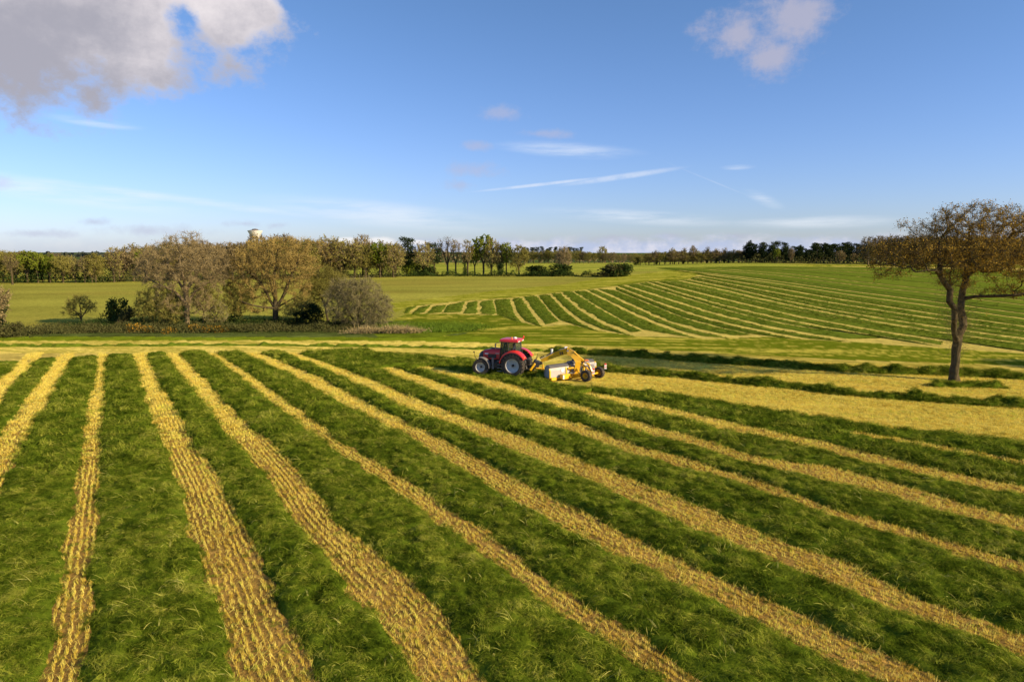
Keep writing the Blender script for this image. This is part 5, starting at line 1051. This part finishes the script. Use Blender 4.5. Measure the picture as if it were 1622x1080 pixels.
# cab
cabx0, cabx1, cw, zf, zr = -.12, 1.32, .80, 1.35, 2.92
def pillar(name, a, c, r_=.05): b = MB(); b.tube([a, tuple((np.array(a) + np.array(c)) / 2 + np.array([0, .02 * np.sign(a[1]), 0])), c], r_, 8); b.build(name, M_BLK, cab, True)
b = MB(); b.box((.6, 0, 1.36), (1.5, 1.5, .12), bev=.03); b.box((1.28, 0, 1.6), (.12, 1.1, .5), bev=.03); cab = b.build('cab', M_BLK, TR)
for sy in (1, -1):
    pillar('pillar', (1.36, sy * .60, 1.4), (1.16, sy * .72, zr)); pillar('pillar', (.52, sy * .80, 1.75), (.50, sy * .76, zr), .045); pillar('pillar', (-.14, sy * .70, 1.75), (-.06, sy * .70, zr), .055)
    b = MB(); b.loft([[Vector((1.33, sy * .615, 1.42)), Vector((1.33, sy * .60, 1.42)), Vector((1.14, sy * .705, zr - .03)), Vector((1.14, sy * .72, zr - .03))], [Vector((.54, sy * .80, 1.42)), Vector((.54, sy * .785, 1.42)), Vector((.52, sy * .745, zr - .03)), Vector((.52, sy * .76, zr - .03))]]); dr = b.build('door', M_GLASS, cab)
    b = MB(); b.box((.66, sy * .815, 1.75), (.05, .03, .22), bev=.01); b.build('door_handle', M_BLK, dr)
    b = MB(); b.loft([[Vector((.48, sy * .80, 1.85)), Vector((.48, sy * .785, 1.85)), Vector((.48, sy * .745, zr - .03)), Vector((.48, sy * .76, zr - .03))], [Vector((-.1, sy * .72, 1.95)), Vector((-.1, sy * .705, 1.95)), Vector((-.04, sy * .685, zr - .03)), Vector((-.04, sy * .70, zr - .03))]]); b.build('side_window', M_GLASS, cab)
b = MB(); b.box((-.13, 0, 2.36), (.012, 1.28, 1.0), rotm(ry=R(5))); b.build('rear_window', M_GLASS, cab)
b = MB(); b.box((1.26, 0, 2.2), (.012, 1.16, 1.4), rotm(ry=R(-7))); b.build('windscreen', M_GLASS, cab)
b = MB()
b.loft([[Vector((x_, y_, z_)) for x_, y_ in ((-.3, -.78), (-.32, 0), (-.3, .78), (.5, .84), (1.32, .78), (1.42, 0), (1.32, -.78), (.5, -.84))] for z_ in (2.92, 3.02)] + [[Vector((.52 + (x_ - .52) * .95, y_ * .94, 3.12)) for x_, y_ in ((-.3, -.78), (-.32, 0), (-.3, .78), (.5, .84), (1.32, .78), (1.42, 0), (1.32, -.78), (.5, -.84))], [Vector((.52 + (x_ - .52) * .7, y_ * .65, 3.17)) for x_, y_ in ((-.3, -.78), (-.32, 0), (-.3, .78), (.5, .84), (1.32, .78), (1.42, 0), (1.32, -.78), (.5, -.84))]])
rf = b.build('roof', M_RED, cab, True)
for y_ in (-.6, -.35, .35, .6): b = MB(); b.box((-.335, y_, 2.97), (.05, .15, .09), bev=.015); b.build('work_light', M_WHITE, cab)
b = MB(); b.lathe([(.16, 0), (.17, .05), (.1, .12), (.01, .14)], 16, (.15, .1, 3.17), rotm(R(90))); b.build('satellite_dome', M_WHITE, cab, True)
b = MB(); b.lathe([(.06, 0), (.065, .1), (.04, .18), (.01, .2)], 12, (.3, .5, 3.15), rotm(R(90))); b.build('beacon', M_ORA, cab, True)
b = MB(); b.tube([(-.25, -.74, 2.95), (-.3, -.80, 3.15)], .02, 6); b.lathe([(.055, 0), (.06, .12), (.03, .18), (.01, .19)], 10, (-.3, -.80, 3.15), rotm(R(90))); b.build('beacon', M_REDR, cab, True)
for sy in (1, -1):
    b = MB(); b.tube([(1.2, sy * .74, 2.85), (1.45, sy * 1.05, 2.82), (1.5, sy * 1.22, 2.8)], .022, 6); b.box((1.5, sy * 1.24, 2.6), (.06, .22, .46), bev=.02); b.build('mirror', M_BLK, cab)
b = MB(); b.box((.35, 0, 1.62), (.5, .5, .14), bev=.05); b.box((.12, 0, 2.0), (.14, .48, .7), rotm(ry=R(-8)), bev=.05); b.build('seat', M_BLK, cab)
b = MB(); b.tube([(1.1, 0, 1.45), (.95, 0, 2.0)], .05, 8); b.lathe([(.17, -.015), (.2, 0), (.17, .015)], 20, (.93, 0, 2.03), rotm(R(90)) @ rotm(ry=0)); b.build('steering_wheel', M_BLK, cab, True)
# driver
def person_driver():
    o = bpy.data.meshes.new('person'); J = [((.3, 0, 1.76), .16), ((.26, 0, 2.0), .17), ((.26, 0, 2.26), .17), ((.28, 0, 2.38), .07), ((.30, 0, 2.46), .06), ((.31, 0, 2.57), .1), ((.31, 0, 2.66), .085),
        ((.28, .2, 2.3), .07), ((.38, .27, 2.08), .05), ((.62, .2, 2.04), .04), ((.84, .14, 2.08), .035), ((.28, -.2, 2.3), .07), ((.38, -.27, 2.08), .05), ((.62, -.2, 2.04), .04), ((.84, -.14, 2.08), .035),
        ((.42, .11, 1.76), .1), ((.8, .14, 1.78), .075), ((.86, .14, 1.5), .055), ((1.0, .14, 1.45), .045), ((.42, -.11, 1.76), .1), ((.8, -.14, 1.78), .075), ((.86, -.14, 1.5), .055), ((1.0, -.14, 1.45), .045)]
    E = [(0, 1), (1, 2), (2, 3), (3, 4), (4, 5), (5, 6), (2, 7), (7, 8), (8, 9), (9, 10), (2, 11), (11, 12), (12, 13), (13, 14), (0, 15), (15, 16), (16, 17), (17, 18), (0, 19), (19, 20), (20, 21), (21, 22)]
    o.from_pydata([j[0] for j in J], E, []); ob_ = bpy.data.objects.new('person', o); COL.objects.link(ob_); md = ob_.modifiers.new('skin', 'SKIN'); sl = o.skin_vertices[0].data
    for i, j in enumerate(J): sl[i].radius = (j[1], j[1])
    sl[0].use_root = True; ob_.modifiers.new('sub', 'SUBSURF').levels = 1; o.materials.append(M_CLOTH); return ob_
pe = person_driver(); pe.location = (org[0], org[1], 0); pe.rotation_euler = (0, 0, hd); tag(pe, 'driver in a blue grey shirt sitting in the tractor cab, hands on the wheel', 'person')
b = MB(); b.lathe([(.01, .13), (.07, .11), (.098, .04), (.1, -.03), (.075, -.11), (.03, -.15)], 14, (.32, 0, 2.58), rotm(R(90))); b.box((.42, 0, 2.57), (.03, .03, .05)); b.box((.405, .035, 2.6), (.012, .03, .014)); b.box((.405, -.035, 2.6), (.012, .03, .014)); b.build('head', M_SKIN, pe, True)
b = MB(); b.lathe([(.01, .15), (.085, .125), (.108, .04), (.10, -.01)], 14, (.305, 0, 2.585), rotm(R(90))); b.build('hair', M_HAIR, pe, True)
for sy in (1, -1):
    b = MB(); b.box((.87, sy * .14, 2.08), (.08, .03, .07), bev=.01)
    for k in range(4): b.tube([(.89, sy * .14, 2.11 - k * .02), (.93, sy * .15, 2.112 - k * .02), (.935, sy * .12, 2.11 - k * .02)], .009, 5)
    b.tube([(.86, sy * .13, 2.1), (.89, sy * .10, 2.12)], .01, 5); b.build('hand', M_SKIN, pe)
# wings over the rear wheels, mudguards in front
for sy in (1, -1):
    b = MB(); rings = []
    for k in range(13):
        a = R(12 + k * 11.5); ro = 1.19 + .05 * math.sin(a); x_, z_ = math.cos(a) * ro, RR_ + math.sin(a) * (ro - .02)
        rings.append([Vector((x_, sy * .62, z_ - .03)), Vector((x_, sy * .62, z_ + .03)), Vector((x_, sy * 1.16, z_ + .045)), Vector((x_ * .985, sy * 1.30, z_ - .02)), Vector((x_ * .96, sy * 1.31, z_ - .12)), Vector((x_ * .95, sy * 1.27, z_ - .11)), Vector((x_ * .965, sy * 1.15, z_ - .01))])
    b.loft(rings); fn = b.build('rear_wing', M_RED, TR, True)
    b = MB(); b.box((-1.02, sy * 1.12, 1.72), (.06, .26, .13), rotm(ry=R(-30)), bev=.02); b.build('tail_light', M_ORA, fn)
    b = MB(); rings = []
    for k in range(9):
        a = R(22 + k * 14); ro = 1.10; x_, z_ = math.cos(a) * ro, RR_ + math.sin(a) * ro; rings.append([Vector((x_, sy * 1.28, z_)), Vector((x_ * .93, sy * 1.31, RR_ + (z_ - RR_) * .93)), Vector((x_ * .93, sy * 1.28, RR_ + (z_ - RR_) * .93))])
    b.loft(rings); b.build('wing_trim', M_BLK, fn)
    b = MB(); b.box((.28, sy * .62, 1.75), (1.1, .06, .8), bev=.02); b.build('inner_wing', M_BLK, TR)
    b = MB(); rings = []
    for k in range(11):
        a = R(-8 + k * 12) if True else 0; a = R(180 - (-5 + k * 12.5)); ro = .84; x_, z_ = 2.92 + math.cos(a) * ro, FR_ + math.sin(a) * ro; q_ = .97
        rings.append([Vector((x_, sy * .73, z_)), Vector((x_, sy * 1.24, z_)), Vector((2.92 + (x_ - 2.92) * .96, sy * 1.26, FR_ + (z_ - FR_) * .96)), Vector((2.92 + (x_ - 2.92) * q_, sy * .73, FR_ + (z_ - FR_) * q_))])
    b.loft(rings); b.build('front_mudguard', M_GREYP, TR, True)
b = MB(); b.box((1.55, .78, .92), (.85, .42, .62), bev=.1); b.build('fuel_tank', M_BLK, TR)
b = MB(); b.box((1.86, .96, 1.05), (.2, .1, 1.0), bev=.04); b.build('tank_cover', M_GREYP, TR)
for k in range(4): b = MB(); b.box((1.22, .98, .45 + k * .28), (.42, .26, .04), bev=.01); b.build('step', M_STEEL, TR)
b = MB(); b.tube([(1.02, 1.08, .4), (1.0, 1.0, 1.4)], .02, 6); b.tube([(1.43, 1.08, .4), (1.42, 1.0, 1.4)], .02, 6); b.build('step_rail', M_BLK, TR)
b = MB(); b.tube([(1.38, -.62, 1.6), (1.38, -.62, 2.95), (1.44, -.62, 3.05)], .06, 10); b.build('exhaust', M_STEEL, TR, True)
# rear linkage
for sy in (.42, -.42):
    b = MB(); b.tube([(-.35, sy, .75), (-1.25, sy * 1.1, .62)], .055, 8); b.build('lower_link', M_BLK, TR); b = MB(); b.tube([(-.35, sy, 1.5), (-.9, sy, 1.35), (-1.0, sy, .68)], .045, 8); b.build('lift_rod', M_STEEL, TR)
b = MB(); b.box((-.5, 0, 1.35), (.4, .8, .5), bev=.06); b.tube([(-.5, 0, 1.45), (-1.2, 0, 1.3)], .05, 8); b.build('linkage_frame', M_BLK, TR)
b = MB(); b.box((-1.0, 0, .55), (.9, .16, .1), bev=.02); b.box((-1.45, 0, .6), (.2, .22, .24), bev=.03); b.build('drawbar', M_STEEL, TR)

# ------------------------------------------------------------------ the yellow machine behind it
O = P(905, 603); O = np.array([O[0], O[1], 0.0]); MC = empty('mower', tuple(O), 0, 'yellow arched drawbar mower with grey covers and two yellow rimmed wheels', 'mower')
def g_(u, v): q = P(u, v); return np.array([q[0] - O[0], q[1] - O[1], 0])
htc = np.array([org[0] - O[0], org[1] - O[1], 0]) + np.array([math.cos(hd), math.sin(hd), 0]) * -1.5
def hz(u, v, y):   # height above ground of the photo pixel at depth y (relative to the machine)
    d_ = pix_dir(u, v); k = (y + O[1]) / d_.y; return np.array([d_.x * k - O[0], y, CAM_H + d_.z * k])
y0 = htc[1]
beam = [hz(857, 571, y0 - .1), hz(866, 567.5, y0 - .2), hz(880, 561.5, y0 - .4), hz(890, 557.5, y0 - .6), hz(898, 556, y0 - .8)]
beam2 = [hz(900, 556.5, y0 - .85), hz(907, 560, y0 - 1.0), hz(912.5, 566, y0 - 1.1), hz(916, 573, y0 - 1.2), hz(914, 583, y0 - 1.2), hz(911.5, 592, y0 - 1.2)]
def beam_mesh(pts, hs, w, name, mat, par):
    rings = []
    for i, p in enumerate(pts):
        t_ = pts[min(i + 1, len(pts) - 1)] - pts[max(i - 1, 0)]; t_ = t_ / np.linalg.norm(t_); nrm_ = np.array([-t_[2], 0, t_[0]]); nrm_ /= np.linalg.norm(nrm_); side_ = np.array([0, 1, 0]); h = hs[i] / 2
        rings.append([Vector(p + nrm_ * h - side_ * w / 2), Vector(p + nrm_ * h + side_ * w / 2), Vector(p - nrm_ * h + side_ * w / 2), Vector(p - nrm_ * h - side_ * w / 2)])
    b = MB(); b.loft(rings); return b.build(name, mat, par)
bm1 = beam_mesh(beam, [.26, .36, .42, .50, .52], .26, 'front_arm', M_YEL, MC); bm2 = beam_mesh(beam2, [.55, .52, .5, .5, .42, .36], .30, 'rear_arm', M_YEL, MC)
# faded black lettering marks on the arm, too small to read
for k, u_ in enumerate((887.5, 890.5, 893.5)):
    p = hz(u_, 559 - (u_ - 887) * .12, y0 - .62 - .15); b = MB(); b.box(p, (.10, .012, .16), rotm(ry=R(-14))); b.box(p + np.array([.02, 0, -.12]), (.12, .012, .05), rotm(ry=R(-14))); b.build('lettering', M_BLK, bm1)
ap = hz(899, 556, y0 - .82); b = MB(); b.box(ap, (.09, .36, .66), bev=.02); b.build('flange', M_YEL, MC)
b = MB(); b.tube([ap + [0, -.2, .05], ap + [0, .2, .05]], .09, 12); b.build('pivot_pin', M_STEEL, MC)
s1 = hz(896.5, 550.5, y0 - .8); b = MB(); b.box(s1, (.26, .22, .16), bev=.03); b.build('sensor_box', M_WHITE, MC)
s2 = hz(874, 558.5, y0 - .35); b = MB(); b.lathe([(.01, -.3), (.09, -.3), (.09, .22), (.11, .23), (.11, .3), (.02, .32)], 14, s2, rotm(R(90))); b.build('canister', M_WHITE, MC, True)
b = MB(); b.tube([hz(855, 567, y0 - .1), hz(862, 563.5, y0 - .15)], .05, 8); b.build('hydraulic_coupling', M_BLK, MC)
for k in range(4): b = MB(); b.tube([hz(846, 575, y0), hz(852, 565 - k * 2, y0 - .1 + k * .06), hz(866, 563 - k, y0 - .2 + .05 * k), hz(884, 554.5 + k * .5, y0 - .5 + k * .05), hz(898, 552.5 + k * .4, y0 - .8 + k * .05)], .016, 5); b.build('hose', M_BLK, MC)
hs = hz(849, 577, y0); b = MB(); b.box(hs, (.55, .7, .7), rotm(ry=R(20)), bev=.06); b.tube([hs + [-.5, 0, -.25], hs + [.1, 0, 0], hs + [.5, -.1, .18]], .14, 10); b.build('headstock', M_BLK, MC)
b = MB(); b.box(hz(843.5, 581, y0 - .3), (.2, .18, .75), rotm(ry=R(35)), bev=.04); b.build('support_leg', M_YEL, MC)
b = MB(); b.box(hz(855.5, 583.5, y0 - .3), (.75, .14, .13), rotm(ry=R(6)), bev=.03); b.box(hz(860, 580.5, y0 - .3), (.14, .14, .4), bev=.03); b.tube([hz(848, 583, y0 - .2), hz(858, 584, y0 - .2)], .05, 8); b.build('tow_hitch', M_YEL, MC)
b = MB(); b.tube([hz(846, 583, y0), hz(866, 590, y0 - .6), hz(885, 590, y0 - 1.0)], .05, 10); b.build('drive_shaft', M_YEL, MC)
# cutter deck: long cover running away from the viewer
A0 = g_(871, 604.5); A1 = g_(943, 594.0); e_ = A1 - A0; LD = np.linalg.norm(e_); e_ /= LD; f_ = np.array([-e_[1], e_[0], 0])   # f_ points to the tractor side (forward)
def dk(a, fw, z): return A0 + e_ * a + f_ * fw + np.array([0, 0, z])
ang = math.atan2(e_[1], e_[0])
def cover(name, a0, a1, zt, mat=M_PANEL):
    prof = [(0, .28), (.02, .85), (.10, zt - .16), (.2, zt), (.5, zt + .03), (.66, zt - .10), (.8, .7), (.8, .62), (.62, zt - .16), (.25, zt - .06), (.12, zt - .2), (.05, .28)]
    b = MB(); b.loft([[Vector(dk(a, fw, z)) for fw, z in prof] for a in (a0, a1)]); cv = b.build(name, mat, MC)
    b = MB(); b.loft([[Vector(dk(a, fw, z)) for fw, z in ((.0, zt - .12), (.08, zt - .09), (.195, zt + .02), (.51, zt + .055), (.52, zt + .035), (.2, zt - .0), (.1, zt - .13))] for a in (a0 + .02, a1 - .02)]); b.build('cover_top', M_PANELD, cv); return cv
c1 = cover('rear_cover', .02, 2.15, 1.24); c2 = cover('rear_cover', 2.27, 2.95, 1.36); c3 = cover('rear_cover', 3.75, LD - .05, 1.32)
b = MB(); b.loft([[Vector(dk(a, fw, z)) for fw, z in ((.05, .3), (.1, 1.42), (.7, 1.5), (1.0, .5))] for a in (2.98, 3.6)]); b.build('gap_shade_block', M_BLK, MC)  # black block standing in for the shade in the gap between covers
for a, zt in ((.0, 1.16), (1.75, 1.16), (2.2, 1.3), (2.92, 1.4), (3.72, 1.3), (LD, 1.32)):
    b = MB(); b.loft([[Vector(dk(a + q, fw, z)) for fw, z in ((-.05, .12), (-.03, zt * .75), (.08, zt * .9), (.12, zt * .88), (.03, zt * .72), (.05, .12))] for q in (-.05, .07)]); b.build('rib', M_YEL, MC)
b = MB(); b.box(dk(LD / 2, .5, .16), (LD, .95, .16), rotm(rz=ang), bev=.03); b.build('cutter_bar', M_YEL, MC)
for a in (.06, LD - .04): b = MB(); b.loft([[Vector(dk(a + q, fw, z)) for fw, z in ((.0, .1), (.04, .95), (.2, 1.14), (.52, 1.14), (.8, .62), (.85, .1))] for q in (-.02, .02)]); b.build('side_plate', M_PANEL, MC)
b = MB(); b.lathe([(.01, 0), (.17, 0), (.17, .012), (.01, .012)], 20, dk(1.35, -.0, .82), rotm(rz=ang) @ rotm(ry=0) @ rotm(R(180))); b.build('round_plate', M_WHITE, MC)
b = MB(); b.box(dk(.28, -.1, .2), (.55, .2, .26), rotm(rz=ang), bev=.03); b.build('skid_plate', M_YEL, MC)
b = MB(); b.box(dk(1.35, -.32, .34), (.85, .42, .42), rotm(rz=ang), bev=.05); b.build('gearbox_guard', M_YEL, MC)
b = MB(); b.box(dk(1.0, -.54, .34), (.16, .03, .32), rotm(rz=ang), bev=.01); b.build('warning_plate', M_WHITE, MC)
for a, z in ((1.7, .62), (1.95, .3), (2.5, .5)): b = MB(); b.tube([dk(a, -.5, z), dk(a + .5, -.3, z - .12), dk(a + .8, -.4, z + .05)], .06, 8); b.build('hydraulic_ram', M_YEL if z < .6 else M_STEEL, MC)
# wheels and rear frame
W1, W2 = g_(928.3, 604.2), g_(948.6, 598.6); ax = W2 - W1; wa = math.atan2(ax[1], ax[0]) - PI / 2; mid = (W1 + W2) / 2
fr = MB(); fr.tube([W1 + [0, 0, .47], W2 + [0, 0, .47]], .075, 10); ctr = dk(2.6, -.25, .75)
fr.box((mid + ctr) / 2 + [0, 0, .0], (1.5, .16, .2), rotm(rz=math.atan2(*(mid - ctr)[[1, 0]])), bev=.02); fr.build('axle_frame', M_YEL, MC)
for nm, a, c, w_ in (('frame_strut', beam2[-2], W1 + [-.5, .3, .5], .09), ('frame_strut', beam2[3], mid + [-.1, .1, .65], .1), ('frame_strut', mid + [0, 0, .5], mid + [-.35, .2, 1.35], .09), ('frame_strut', W2 + [-.5, .2, .5], dk(4.2, -.1, 1.0), .08), ('frame_strut', W1 + [-.2, .1, .5], dk(2.2, -.1, .35), .09), ('frame_strut', beam2[2], dk(3.7, 0, 1.35), .1), ('frame_strut', dk(1.9, -.05, .9), beam2[4], .09), ('frame_strut', dk(2.3, -.3, .2), W1 + [-.1, .1, .4], .1)):
    b = MB(); a = np.array(a, float); c = np.array(c, float); b.tube([a, (a + c) / 2 + [0, 0, .04], c], w_, 6); b.build(nm, M_YEL, MC)
cyl = [beam2[1] + [.1, -.15, .18], beam2[1] + [.55, -.2, -.25], mid + [-.25, 0, 1.2]]; b = MB(); b.tube(cyl, [.06, .06, .09], 10); b.build('hydraulic_ram', M_YEL, MC, True)
b = MB(); b.box(mid + [-.45, .25, 1.42], (.42, .4, .2), bev=.03); b.build('valve_block', M_PANEL, MC); b = MB(); b.box(mid + [-.5, .2, 1.60], (.3, .25, .1), bev=.02); b.build('valve_cap', M_ORA, MC)
b = MB(); b.box(mid + [-.1, .25, 1.05], (.5, .35, .42), bev=.04); b.build('oil_tank', M_PANEL, MC)
w_1 = wheel('wheel', MC, 0, 0, .475, .34, .25, M_YEL, -1, 16, 0, .3); w_1.location = tuple(W1 + [0, 0, .475]); w_1.rotation_euler = (0, 0, wa)
w_2 = wheel('wheel', MC, 0, 0, .475, .34, .25, M_YEL, -1, 16, 0, .3); w_2.location = tuple(W2 + [0, 0, .475]); w_2.rotation_euler = (0, 0, wa)
for (u_, v_), yy in (((940, 588), W1[1] + .1), ((959, 580), W2[1])):
    p = hz(u_, v_, yy); b = MB(); b.box(p, (.19, .03, .48), bev=.008); pl_ = b.build('marker_board', M_WHITE, MC)
    b = MB(); b.box(p + [0, -.02, .18], (.17, .02, .12), bev=.004); b.box(p + [0, -.02, -.08], (.17, .02, .05)); b.build('red_stripe', M_REDR, pl_)
    b = MB(); b.tube([p - [0, -.03, 0], p - [.25, -.1, .2], (p - [.5, -.1, .35])], .022, 6); b.build('marker_arm', M_YEL, MC)
p = hz(943, 577, W2[1]); b = MB(); b.box(p, (.16, .04, .3), bev=.01); b.build('marker_board', M_WHITE, MC)
